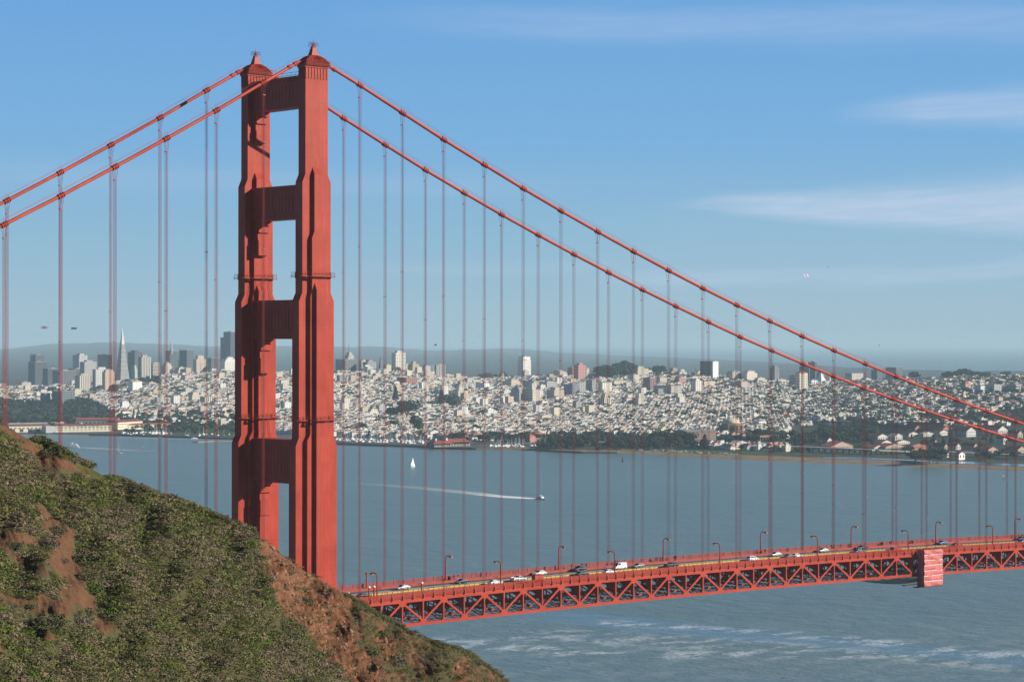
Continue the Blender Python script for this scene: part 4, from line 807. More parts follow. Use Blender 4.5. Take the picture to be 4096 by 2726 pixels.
K=.42445
cr(0,1280,K,[
 (247,330,425,395,640,DG,'band','broad lower body of dark stepped skyscraper at the far left',dict(steps=[(1,0)],D=6900)),
 (268,335,405,328,640,(.10,.10,.11),'band','narrow upper shaft of dark skyscraper at the far left',dict(D=6920)),
 (390,450,560,458,620,DG,'dark','low wide dark office block right of the leftmost skyscraper',dict(D=6800)),
 (478,550,697,476,640,(.13,.13,.15),'coarse','dark office block with a lattice front left of the white apartments',dict(D=6600)),
 (620,700,800,460,600,DG,'vert','dark blue slab behind the lattice fronted block',dict(D=7000)),
 (668,745,815,330,600,(.55,.55,.53),'grid','tall pale tower with a dark window grid, left skyline',dict(top='pent',D=7100)),
 (742,795,897,392,610,(.42,.40,.37),'fine','pale grey finely gridded office slab right of the window grid tower',dict(top='pent',D=6900)),
 (897,1010,1050,327,600,(.09,.09,.10),'dark','dark slab tower left of the pyramid skyscraper',dict(D=7200)),
 (1188,1270,1330,300,560,(.11,.12,.13),'dark','dark tower right of the pyramid skyscraper',dict(top='pent',D=7200)),
 (1295,1330,1412,345,565,(.60,.55,.46),'vert','slim pale ribbed tower right of the pyramid skyscraper',dict(top='pent',D=6200)),
 (1230,1270,1292,430,565,(.50,.60,.52),'fine','pale green tinted apartment tower at the foot of the pyramid skyscraper',dict(steps=[(.85,0),(1,.18)],D=6100)),
 (1415,1440,1502,404,540,(.55,.48,.38),'band','beige banded block left of the peaked cream tower',dict(D=6400)),
 (1515,1560,1617,400,570,(.60,.54,.43),'fine','cream tower with a peaked crown, left skyline',dict(steps=[(.82,0),(.93,.12),(1,.28)],D=6000)),
 (1553,1600,1678,290,520,(.10,.11,.12),'vert','dark twin mast skyscraper behind the cream peaked tower',dict(D=7300)),
 (1677,1760,1817,285,520,(.13,.14,.15),'band','dark glass tower with a pale core, left of the tower leg',dict(top='slab',D=6500)),
 (1815,1850,1937,335,560,(.58,.47,.36),'fine','tall beige apartment tower with a shaded foot',dict(steps=[(.86,0),(1,.2)],D=6000)),
 (1950,1990,2062,358,530,(.10,.11,.13),'vert','dark ribbed block left of the white stepped tower',dict(D=7000)),
 (2062,2170,2260,112,560,(.055,.065,.09),'vert','tallest black skyscraper beside the bridge leg',dict(D=7300,steps=[(.9,0),(1,.15)])),
 (2062,2118,2240,350,560,(.80,.77,.68),'fine','bright white stepped apartment tower beside the bridge leg',dict(steps=[(.82,0),(.92,.12),(1,.3)],D=6000)),
 (695,745,845,522,690,(.66,.60,.47),'vert','white ribbed apartment block with three bays, left hillside',dict(top='pent')),
 (865,900,1015,462,680,(.62,.61,.57),'grid','pale slab apartments behind the tall beige block',dict(top='pent')),
 (957,990,1070,470,692,(.58,.44,.31),'fine','tall beige apartment block just left of the pyramid skyscraper',dict(steps=[(.93,0),(1,.1)])),
 (1620,1680,1770,448,560,(.60,.55,.45),'fine','cream stepped apartments below the dark glass tower',dict(steps=[(.8,0),(1,.15)],D=5850)),
 (1700,1745,1820,520,590,(.60,.42,.38),'fine','pinkish apartment block on the left hill'),
 (1770,1815,1910,487,585,(.60,.52,.40),'fine','cream apartments right of the pinkish block'),
 (1198,1250,1328,580,697,(.80,.79,.76),'plain','bright white cube shaped building with few windows',dict(top='slab')),
 (165,205,280,587,655,(.50,.48,.44),'fine','pale low block right of the leftmost suspenders'),
 (340,420,560,625,695,(.66,.65,.60),'coarse','long white low block below the dark skyscraper'),
 (465,580,690,672,790,(.20,.24,.27),'dark','glassy grey apartment block at the edge of the wood',dict(top='slab')),
 (370,420,465,690,790,(.22,.25,.27),'dark','small glassy block left of the larger glassy one',dict(top='slab')),
 (840,905,1010,677,735,(.36,.38,.40),'plain','grey blue shed like building below the beige block'),
 (1770,1810,1885,680,790,(.62,.55,.43),'fine','cream block with stepped top on the left slope',dict(steps=[(.8,0),(1,.15)])),
 (1880,1920,2000,722,805,(.64,.58,.45),'vert','cream ribbed block right of the stepped one, left slope'),
 (1975,2020,2100,768,830,(.64,.64,.62),'grid','white gridded low block left of the bridge leg'),
 (1130,1155,1220,860,920,(.72,.70,.64),'plain','white villa among trees behind the pier',dict(top='hip')),
 (1525,1545,1600,845,890,(.62,.36,.27),'fine','salmon pink apartment house behind the green'),
 (1320,1350,1412,875,915,(.66,.58,.48),'plain','cream villa with red roof right of the white one',dict(top='hip')),
 (1895,1920,1965,865,910,(.55,.30,.22),'plain','terracotta house by the green near the bridge leg',dict(top='hip'))])
cr(1300,1350,K,[
 (90,190,290,207,340,(.17,.18,.19),'coarse','dark glass framed apartment block right of the bridge leg',dict(top='slab',D=6000)),
 (185,215,270,140,230,(.50,.45,.38),'fine','stone hotel top with a tall antenna behind the dark framed block',dict(steps=[(.9,0),(1,.2)],D=6200)),
 (320,345,402,215,330,(.55,.49,.40),'fine','beige block left of the grey gridded one',dict(D=6200)),
 (350,400,480,228,335,(.34,.34,.32),'grid','grey gridded block on the ridge right of the bridge leg',dict(top='pent',D=6000)),
 (625,665,755,142,370,(.72,.68,.56),'grid','tall pale apartment tower standing alone on the ridge',dict(top='pent',D=5900)),
 (755,765,785,250,370,(.60,.55,.45),'fine','narrow cream block between the pale tower and the stone tower',dict(D=5950)),
 (775,825,888,228,370,(.50,.40,.28),'fine','tan stone apartment tower with a set back top',dict(steps=[(.80,0),(.86,.08),(1,.30)],D=5850)),
 (915,985,1040,262,360,(.24,.23,.23),'vert','dark ribbed slab at the ridge edge',dict(top='slab',D=6000)),
 (1035,1045,1140,260,415,(.44,.41,.38),'vert','grey ribbed slab with a blank front at the ridge edge',dict(D=5700)),
 (1815,1865,1942,215,410,(.78,.76,.70),'fine','white hotel tower with a dark slot near the middle of the skyline',dict(D=5900,top=None)),
 (1822,1870,1935,180,215,(.80,.78,.74),'plain','crown of the white hotel tower in the middle of the skyline',dict(D=5910)),
 (1410,1595,1650,345,430,(.28,.27,.27),'band','wide stepped grey hospital block on the ridge',dict(D=5900,steps=[(.7,0),(.86,.06),(1,.12)])),
 (1640,1665,1715,335,400,(.34,.27,.24),'fine','brown grey block right of the stepped grey one',dict(top='pent',D=5900)),
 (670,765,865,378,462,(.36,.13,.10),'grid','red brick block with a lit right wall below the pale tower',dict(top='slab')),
 (565,620,760,447,485,(.55,.36,.22),'plain','low orange beige block below the red brick one'),
 (1035,1060,1425,768,812,(.74,.71,.62),'grid','very long white low building in the middle of the flats',dict(top='slab')),
 (800,910,1020,790,845,(.70,.69,.66),'plain','plain white windowless hall left of the long white building',dict(top='slab')),
 (575,640,745,620,675,(.60,.50,.42),'fine','pale pink topped school like block on the lower slope'),
 (1140,1200,1255,572,640,(.68,.62,.48),'fine','cream twin block apartments on the middle slope'),
 (980,1060,1112,545,600,(.66,.60,.47),'fine','cream apartments left of a pointed dark tree'),
 (1135,1255,1345,503,570,(.62,.54,.38),'plain','cream plain walled apartments on the middle slope'),
 (1180,1265,1320,445,500,(.40,.42,.43),'fine','grey shaded apartment block below the ridge gap'),
 (1430,1500,1570,430,500,(.74,.73,.70),'plain','white stepped block beneath the grey hospital',dict(steps=[(.8,0),(1,.15)])),
 (1520,1560,1600,470,510,(.62,.36,.30),'plain','pink block beneath the grey hospital'),
 (1680,1755,1840,395,480,(.60,.50,.38),'fine','tan terraced apartments left of the white hotel tower',dict(steps=[(.8,0),(1,.12)])),
 (1665,1690,1750,485,545,(.76,.75,.72),'plain','white chimneyed apartment block on the middle slope',dict(steps=[(.7,0),(1,.2)])),
 (1870,1965,2010,410,490,(.45,.44,.42),'fine','grey cream slab below the white hotel tower'),
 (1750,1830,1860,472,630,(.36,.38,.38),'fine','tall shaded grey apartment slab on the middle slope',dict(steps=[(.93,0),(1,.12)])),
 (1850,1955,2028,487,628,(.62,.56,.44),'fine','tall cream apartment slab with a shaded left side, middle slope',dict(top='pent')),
 (2020,2090,2185,418,500,(.40,.38,.36),'fine','greyish block right of the cream slab'),
 (2040,2075,2120,372,430,(.56,.48,.37),'fine','low beige block on the skyline right of the hotel tower',dict(D=5850)),
 (2120,2210,2285,330,430,(.60,.49,.33),'fine','yellowish long apartment block on the skyline',dict(D=5830,top='pent')),
 (2285,2330,2370,285,430,(.30,.13,.11),'fine','dark brown tower partly behind the middle suspenders',dict(D=5900)),
 (2090,2160,2255,490,598,(.55,.47,.36),'fine','beige apartment tower with many rows of windows, middle slope',dict(top='pent')),
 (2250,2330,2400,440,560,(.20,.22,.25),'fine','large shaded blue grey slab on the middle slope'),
 (2012,2080,2155,597,645,(.42,.18,.13),'grid','brick school building on the lower middle slope'),
 (1875,1930,1985,930,985,(.50,.20,.17),'plain','red house behind the small boat harbour',dict(top='hip')),
 (690,730,765,905,950,(.58,.42,.34),'fine','rose coloured apartment house behind the marina'),
 (1605,1660,1745,548,600,(.66,.60,.46),'fine','cream pair of low blocks left of the shaded slab')])
cr(2300,1350,K,[
 (-10,30,107,258,400,(.56,.25,.20),'grid','salmon pink apartment tower on the skyline left of the wooded hilltop',dict(D=5600,top='pent')),
 (100,108,135,290,370,(.58,.53,.42),'fine','narrow cream block touching the salmon pink tower',dict(D=5750)),
 (500,590,700,290,378,(.56,.50,.38),'fine','cream apartment tower in front of the wooded hilltop',dict(top='pent',D=5700)),
 (215,270,328,350,420,(.52,.49,.43),'fine','grey cream block with a red roof below the wooded hilltop',dict(top='hip')),
 (220,255,352,422,540,(.76,.73,.62),'grid','white apartment slab with bold square windows below the wooded hilltop',dict(top='slab')),
 (0,20,105,430,545,(.40,.39,.35),'grid','grey concrete gridded apartment block, middle slope'),
 (105,160,200,405,520,(.30,.31,.31),'fine','shaded grey block between the concrete and the white slabs'),
 (355,370,500,408,465,(.62,.53,.39),'grid','long cream apartment row with square bays'),
 (500,550,610,350,425,(.62,.55,.44),'fine','cream block behind the long cream row'),
 (645,705,768,382,522,(.36,.16,.13),'vert','dark red brick tower with white ribs'),
 (765,800,875,375,450,(.55,.47,.38),'fine','beige row right of the red brick tower'),
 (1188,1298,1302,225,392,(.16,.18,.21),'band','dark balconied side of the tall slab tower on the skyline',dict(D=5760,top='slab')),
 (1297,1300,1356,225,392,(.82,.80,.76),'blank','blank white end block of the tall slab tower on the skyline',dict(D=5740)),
 (950,985,1060,322,385,(.60,.55,.42),'fine','cream block left of the construction crane',dict(D=5750)),
 (875,910,950,325,400,(.40,.38,.34),'fine','grey block on the ridge far left of the construction crane',dict(D=5760)),
 (940,980,1050,382,450,(.50,.24,.20),'grid','red brick block below the construction crane'),
 (1095,1135,1203,405,535,(.78,.74,.64),'grid','tall white apartment tower below the slab tower',dict(top='pent')),
 (1203,1215,1320,415,480,(.64,.55,.40),'fine','cream block right of the tall white apartment tower'),
 (755,905,1010,455,555,(.40,.38,.36),'plain','wide grey stone palazzo with arched windows',dict(top='slab')),
 (1430,1480,1580,320,425,(.56,.51,.42),'vert','cream ribbed block on the ridge right of the slab tower',dict(D=5750,steps=[(.9,0),(1,.1)])),
 (1578,1620,1727,315,385,(.64,.56,.48),'plain','pale pink beige ridge block with stepped roof',dict(D=5750,steps=[(.85,0),(1,.15)])),
 (1480,1565,1640,418,490,(.56,.45,.43),'fine','mauve grey slab below the ridge block'),
 (1840,1880,1932,280,390,(.30,.27,.29),'vert','purple grey tower with pale ribs near the right skyline',dict(D=5800,top='pent')),
 (1900,1915,2000,395,445,(.70,.65,.52),'grid','cream gridded low block below the purple grey tower'),
 (2025,2078,2090,360,465,(.40,.42,.44),'band','shaded grey block left of the red capped tower',dict(D=5600)),
 (2078,2115,2203,335,495,(.72,.65,.48),'grid','cream tower with a red hipped cap, crossed by suspenders',dict(top='hip',D=5400)),
 (2125,2207,2210,270,430,(.16,.19,.23),'band','lower dark wing left of the dark right skyline tower',dict(D=6300)),
 (2205,2262,2287,232,430,(.09,.10,.13),'vert','dark tower behind the red capped cream one',dict(D=6300)),
 (2282,2330,2352,330,435,(.26,.28,.33),'plain','grey blue slab beside the white curved cathedral',dict(D=6200)),
 (2200,2225,2297,402,472,(.72,.75,.78),'coarse','white framed low office left of the cathedral',dict(D=5700)),
 (1685,1720,1815,380,440,(.60,.55,.45),'fine','cream stepped flats below the right ridge',dict(steps=[(.8,0),(1,.12)])),
 (220,270,340,568,660,(.68,.58,.38),'vert','yellowish ribbed block on the lower slope',dict(top='pent')),
 (100,140,235,615,655,(.52,.55,.58),'fine','pale blue grey low block left of the yellowish one'),
 (1725,1740,1780,708,740,(.66,.38,.16),'plain','orange house on the slope above the domed rotunda',dict(top='hip')),
 (1940,1965,2003,702,752,(.42,.17,.14),'plain','brick red house right of the orange one',dict(top='hip')),
 (2215,2290,2356,750,800,(.48,.48,.46),'grid','pale grey flats above the right wood'),
 (880,890,928,575,615,(.76,.75,.72),'plain','white house with a square front on the middle slope',dict(top='hip'))])
cr(3200,1400,.38031,[
 (485,545,683,245,335,(.62,.55,.46),'grid','cream hotel with a wide window grid behind the right suspenders',dict(D=6200,top='slab')),
 (757,810,873,208,355,(.10,.14,.18),'vert','dark blue tower behind the right near cable',dict(D=6400)),
 (917,1010,1092,185,320,(.12,.17,.21),'band','dark glass office tower with white bands, right skyline',dict(D=6200,top='slab')),
 (1070,1115,1153,278,375,(.52,.46,.38),'plain','beige tower with a blank wall below the dark glass office tower',dict(D=5850)),
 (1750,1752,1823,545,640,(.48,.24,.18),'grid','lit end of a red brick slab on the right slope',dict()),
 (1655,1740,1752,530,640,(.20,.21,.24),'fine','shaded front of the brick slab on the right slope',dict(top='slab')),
 (105,215,275,705,770,(.55,.56,.56),'fine','white flats above the right hand wood'),
 (365,410,490,665,730,(.44,.52,.34),'fine','pale green flats above the right hand wood'),
 (1845,1900,1950,375,455,(.62,.68,.72),'plain','large pale blue walled house on the right crest',dict(top='slab')),
 (1660,1680,1790,283,320,(.64,.55,.38),'grid','long cream school like building on the right crest',dict(top='slab')),
 (1975,2040,2140,370,440,(.40,.42,.42),'grid','grey mansion with bay windows on the right crest'),
 (2190,2270,2340,360,430,(.35,.33,.30),'coarse','tan apartment house at the right edge of the crest'),
 (1690,1740,1810,355,425,(.46,.25,.18),'plain','brick mansion with chimneys on the right crest',dict(top='hip')),
 (1520,1535,1585,345,390,(.78,.76,.70),'plain','bright white gabled mansion on the right crest',dict(top='hip')),
 (2065,2090,2145,500,560,(.62,.38,.32),'fine','pink flats on the right slope'),
 (940,960,1010,405,445,(.70,.62,.46),'grid','cream mansion between the two right cables',dict(top='hip')),
 (1405,1425,1480,500,560,(.66,.60,.44),'fine','cream flats between the two right cables')])
# pyramid skyscraper
D=7200; wz_=(1210-1110)*K/FPX*D; c=atD(1152*K,1530,D); zt_=atD(1150*K,1280+68*K,D)[2]; z0=0; hb=wz_/2/1.02/.705*.72
t=tag(empty('pyramid_skyscraper',(c[0],c[1],0)),'slender white pyramid shaped skyscraper at the left skyline','building')
zs_=atD(0,1280+225*K,D)[2]; f=lambda z: hb*(zt_-z)/(zt_-atD(0,1280+560*K,D)[2]) 
MB().frus(0,0,0,f(0),f(0),zs_,f(zs_),f(zs_)).build('wall',wm((.46,.43,.38),'band'),t); MB().frus(0,0,zs_,f(zs_)*.98,f(zs_)*.98,zt_,.3,.3).build('spire',flat('pale_metal_cap',(.6,.59,.56),.6,.05),t)
w=MB()
for s in (-1,1): w.frus(s*f(zs_)*1.05,-s*0,zs_-60,f(zs_)*.30,f(zs_)*.6,zs_+8,f(zs_)*.18,f(zs_)*.3)
w.build('wing',wm((.46,.43,.38),'plain'),t)
LM+=[(2860,2990,1660,1728,3560),(1110*K,1210*K,1300,1530,7200),(2560,2830,1455,1500,5700)]
# masts and spires
def mast(px,yt,yb,D,r,lab,nm='antenna_mast',col=None):
    a=atD(px,yb,D); b_=atD(px,yt,D); o=MB().tube([(0,0,-10),(0,0,(b_[2]-a[2])*.6),(0,0,b_[2]-a[2])],[r,r*.7,r*.25],5).build(nm,col or M_FS); o.location=tuple(a); tag(o,lab,'mast')
mast(1608*K,1365,1402,7300,1.2,'left of two antenna masts on the dark twin mast skyscraper'); mast(1620*K,1362,1402,7300,1.2,'right of two antenna masts on the dark twin mast skyscraper',col=M_WH)
mast(1300+225*K,1371,1412,6200,1.,'tall antenna on the stone hotel right of the bridge leg'); mast(1300+140*K,1413,1436,6000,.5,'thin pole on the dark framed block right of the bridge leg'); mast(2140*K,1400,1418,6000,.6,'pole on the white stepped tower by the bridge leg'); mast(295*K,1407,1420,6900,.7,'pole on the dark skyscraper at the far left')
t=tag(empty('church_spire',atD(1300+525*K,1478,5900)),'dark pointed church spire on the ridge right of the bridge leg','church'); s_=5900/FPX; MB().frus(0,0,-10,4,4,14,3.4,3.4).frus(0,0,14,3.4,3.4,14+37*s_*.9,.1,.1).build('spire',M_FS,t); MB().box(-20,18,-6,6,-12,2).build('nave',M_ROOFG,t)
t=tag(empty('church_spire',atD(3200+313*.38,1540,5900)),'pale church steeple between the cathedral and the cream hotel','church'); MB().frus(0,0,-10,5,5,10,4,4).frus(0,0,10,3,3,26,.2,.2).build('spire',wm((.50,.47,.40),'plain'),t)
p=atD(3200+222*.38,1532,5900); t=tag(empty('cathedral',tuple(p)),'white curved cathedral roof beside the grey blue slab','church'); r=MB(); 
r.lathe([(26,-14),(25,-4),(19,2),(12,8),(6,16),(2.5,24),(.6,27)],4); r.build('roof',flat('white_travertine',(.72,.71,.68),.7,.04),t)
# crane
D=5700; p=atD(2300+1137*K,1350+355*K,D); t=tag(empty('tower_crane',tuple(p),.9),'orange tower crane over the middle skyline','crane'); s_=D/FPX*K; M_CR=flat('crane_orange',(.62,.25,.12),.6)
MB().frus(0,0,-20,1.1,1.1,78*s_,1.0,1.0).build('mast',M_CR,t); MB().beam((-38*s_/.75,0,57*s_),(36*s_/.75,0,57*s_),1.3,1.5).tube([(-38*s_/.75,0,57*s_),(0,0,80*s_),(36*s_/.75,0,57*s_)],.4,4).build('jib',M_CR,t); MB().box(-40*s_/.75,-32*s_/.75,-1.5,1.5,45*s_,55*s_).build('counterweight',M_FS,t)
# ---------------------------------------------------------------- pier sheds with round headed piles
def seglen(px0,py0,px1,py1,z=3): a=atZ(px0,py0,z); b_=atZ(px1,py1,z); return a,b_,math.atan2(b_[1]-a[1],b_[0]-a[0]),math.hypot(*(b_-a)[:2])
def shed(px0,py0,px1,py1,hw,hr,dep,wall,style,lab,roof=M_RTD,name='pier_shed',piles=0,text=None,zb0=3.0,gable=False):
    a,b_,ang,L=seglen(px0,py0,px1,py1,zb0); t=tag(empty(name,(a[0],a[1],zb0),ang),lab,'building')
    MB().box(0,L,0,dep,-1,hw).build('wall',wall,t)
    r=MB()
    if not gable: r.prism([(-.8,-.8,hw),(-.8,dep+.8,hw),(-.8,dep*.62,hw+hr),(-.8,dep*.38,hw+hr)],(L+1.6,0,0))
    r.build('roof',roof,t)
    if text=='monitor': MB().box(L*.03,L*.97,dep*.35,dep*.65,hw+hr,hw+hr+2.2).build('roof_monitor',M_ROOFG,t)
    w=MB(); n=max(2,int(L/6.5)); rows=((hw*.60,hw*.78),(hw*.28,hw*.38)) if style==2 else ((hw*.52,hw*.72),)
    for k in range(n):
        x=L*(k+.5)/n
        for h0,h1 in rows: w.box(x-1.9,x+1.9,-.12,-.02,h0,h1)
    if style: w.build('window_row',M_GLW,t)
    if style==3:
        d=MB(); 
        for k in range(5): x=L*(k+.5)/5; d.box(x-3,x+3,-.15,-.03,0,hw*.5)
        d.build('door_row',M_DK,t)
    if piles:
        q=MB(); q.box(-4,L+3,-5,dep,-.9,0)
        m_=int(L/7)
        for k in range(m_+1):
            x=L*k/m_; q.box(x-1.3,x+1.3,-4.6,-3.4,-4.2,-.9); q.prism([(x-1.3,-4.5,-1),(x-2.4,-4.5,-1),(x-1.3,-4.5,-1.9)],(0,.9,0)); q.prism([(x+1.3,-4.5,-1),(x+1.3,-4.5,-1.9),(x+2.4,-4.5,-1)],(0,.9,0))
        q.build('pier_deck',flat('pier_concrete',(.26,.25,.22),.9),t)
    return t
M_GLW=flat('shed_window',(.10,.10,.10),.3,.2); M_SHW=flat('cream_stucco',(.72,.65,.47),.8,.05,.1); M_SHG=flat('grey_stucco',(.55,.54,.50),.8,.06,.1)
q=.29711
t=shed(30+650*q,1620+362*q,30+1398*q,1620+350*q,10,3.0,26,M_SHW,2,'long cream pier shed with lettering and arched piles',piles=1)
# lettering on the long shed
a,b_,ang,L=seglen(30+650*q,1620+362*q,30+1398*q,1620+350*q,3); fc=bpy.data.curves.new('lettering','FONT'); fc.body='FORT  MASON  CENTER'; fc.size=4.2; fc.extrude=.08; fc.space_character=1.45
tmp=bpy.data.objects.new('tmp',fc); COL.objects.link(tmp); dg=bpy.context.evaluated_depsgraph_get(); me=bpy.data.meshes.new_from_object(tmp.evaluated_get(dg)); bpy.data.objects.remove(tmp)
wt=max(v.co.x for v in me.vertices); sc_=L*.57/wt
for v in me.vertices: x,y,z=v.co; v.co=(x*sc_+L*.21,-.12-z,y*.5+8.4)
me.materials.clear(); me.materials.append(M_GLW); lo_=bpy.data.objects.new('lettering',me); COL.objects.link(lo_); lo_.parent=t
MB().box(-16,-.1,0.2,25.8,-1,9.9).build('end_wall',M_SHG,t)
MB().frus(L*.49,10,11.5,1.4,1.4,14.5,1.4,1.4).build('roof_turret',M_SHW,t)
shed(30+20*q,1620+362*q,30+580*q,1620+352*q,9.5,2.6,26,M_SHW,3,'left cream pier shed with large doors and a skylit roof',text='monitor')
shed(30+1485*q,1620+322*q,30+1818*q,1620+300*q,11,3.2,24,M_SHW,2,'three storey cream warehouse with a red roof behind the pier',zb0=5)
shed(30+920*q,1620+300*q,30+1480*q,1620+300*q,13,3.4,24,M_SHG,1,'long red roofed warehouse behind the lettered shed',zb0=5,roof=M_RT)
shed(30+1600*q,1620+330*q,30+2200*q,1620+312*q,7.5,2.2,16,M_SHW,1,'low cream shed beside the masts with a red roof',zb0=3,roof=M_RT)
def lowwall(pts,h,wd,lab,mat,name='breakwater',cat='breakwater'):
    t=MB(); P=[atZ(px,py_,0) for px,py_ in pts]
    for a,b_ in zip(P,P[1:]):
        d=(b_-a)/np.linalg.norm(b_-a); n=np.array([-d[1],d[0],0]); t.hexa([a-n*wd-[0,0,1],b_-n*wd-[0,0,1],b_+n*wd-[0,0,1],a+n*wd-[0,0,1],a-n*wd*.5+[0,0,h],b_-n*wd*.5+[0,0,h],b_+n*wd*.5+[0,0,h],a+n*wd*.5+[0,0,h]])
    return tag(t.build(name,mat),lab,cat)
M_RK=flat('wet_rock',(.07,.07,.07),.8,.4,.3); M_SD=flat('sand_spit',(.33,.26,.17),.9,.1,.1)
lowwall([(358,1741),(450,1742),(640,1747)],2.6,4,'dark breakwater in front of the lettered pier shed',M_RK); lowwall([(655,1748),(1040,1760)],2.4,4,'long dark breakwater reaching the bridge leg',M_RK)
lowwall([(780,1769),(850,1765),(1000,1764)],1.2,9,'low sand and rock spit left of the bridge leg',M_SD,'sand_spit','spit')
lowwall([(1300,1775),(1500,1783),(1700,1789),(1745,1794),(1900,1798),(1960,1797)],2.6,5,'dark sea wall below the marina',M_RK,'sea_wall','sea wall')
lowwall([(2150,1802),(2250,1808),(2330,1812),(2470,1813)],2.4,6,'rocky sea wall right of the harbour beach',M_RK,'sea_wall','sea wall')
# harbour clubhouse
q=.16978
a,b_,ang,L=seglen(1700+215*q,1740+290*q,1700+1110*q,1740+270*q,2.4); t=tag(empty('clubhouse',(a[0],a[1],2.4),ang),'low harbour clubhouse with a wide red tile roof','building')
MB().box(0,L*.42,0,24,0,5.2).box(L*.30,L,6,30,0,6.6).build('wall',flat('dark_timber',(.10,.09,.08),.6),t); r=MB(); r.hexa([(-3,-3,5.2),(L*.5,-3,5.2),(L*.5,27,5.2),(-3,27,5.2),(6,8,9.2),(L*.42,8,9.2),(L*.42,16,9.2),(6,16,9.2)]); r.hexa([(L*.28,2,6.7),(L+2,2,6.7),(L+2,33,6.7),(L*.28,33,6.7),(L*.36,14,11),(L*.9,14,11),(L*.9,20,11),(L*.36,20,11)]); r.build('roof',M_RT,t)
w=MB(); n=26
for k in range(n): x=L*(k+.5)/n; w.box(x-.25,x+.25,-.2 if x<L*.4 else 5.7,-.05 if x<L*.4 else 5.9,.8,4.4)
w.build('window_frames',M_BW,t); c=MB(); c.frus(L*.12,9,8,1,1,12,1,1).frus(L*.40,9,8,1.1,1.1,12.5,1.1,1.1); c.build('chimney',M_BW,t)
# domed rotunda
D=3560; ctr=atD(2750+1035*.16978,1700,D); s_=D/FPX*.16978; gz=float(ground(ctr[0],ctr[1])); zz=lambda y: atD(0,1640+y*.16978,D)[2]
M_PAL=flat('ochre_stone',(.30,.18,.12),.85,.12,.15); M_DOME=flat('pale_dome',(.70,.60,.42),.7,.06,.1); t=tag(empty('rotunda',(ctr[0],ctr[1],gz)),'ochre domed rotunda rising from the trees','monument')
R_=320*s_; rd=205*s_; Zc=lambda y: zz(y)-gz
MB().lathe([(rd*math.cos(a),Zc(288)+(Zc(170)-Zc(288))*math.sin(a)) for a in np.linspace(0,1.5,10)],28).build('dome',M_DOME,t,smooth=True)
MB().lathe([(rd*1.25,Zc(335)),(rd*1.22,Zc(310)),(rd*1.05,Zc(290))],8).build('dome_drum',M_PAL,t)
MB().lathe([(R_*.84,0),(R_*.84,Zc(350)),(R_*.93,Zc(345)),(R_*.93,Zc(330)),(R_*.6,Zc(325))],8).build('wall',M_PAL,t)
MB().lathe([(R_*.88,Zc(465)),(R_*.92,Zc(455)),(R_*.9,Zc(448))],8).build('cornice',M_PAL,t)
for k in range(8):
    an=2*math.pi*k/8+math.pi/8; cx,cy=R_*.86*math.cos(an),R_*.86*math.sin(an)
    for dd in (-1,1): MB().lathe([(1.3,0),(1.2,Zc(360)),(1.7,Zc(350)),(1.7,Zc(335))],8,(cx+dd*1.8*math.sin(an),cy-dd*1.8*math.cos(an))).build('column',M_PAL,t)
    an2=an+math.pi/8; MB().box(-3.4,3.4,-.3,.3,2,Zc(400)).build('arch_opening',M_DK,t,loc=(R_*.80*math.cos(an2),R_*.80*math.sin(an2),0),rz=an2+math.pi/2)
a,b_,ang,L=seglen(2750+1880*.16978,1640+800*.16978,2750+2150*.16978,1640+790*.16978,6); t=tag(empty('colonnade',(a[0],a[1],5),ang),'ochre colonnade wing standing among trees right of the rotunda','monument')
MB().box(-14,L,0,5,11,13.4).build('entablature',M_PAL,t)
for k in range(7): MB().lathe([(1.1,0),(1.0,11)],8,(-12+k*(L+10)/6,2.5)).build('column',M_PAL,t)
a,b_,ang,L=seglen(2300+1055*K,1350+1005*K,2300+1330*K,1350+1000*K,5); shed(2300+1055*K,1350+1005*K,2300+1330*K,1350+1000*K,18,2,40,flat('shaded_ochre',(.30,.21,.17),.85),0,'wide ochre exhibition hall left of the rotunda behind trees',zb0=4,roof=M_ROOFG,name='exhibition_hall')
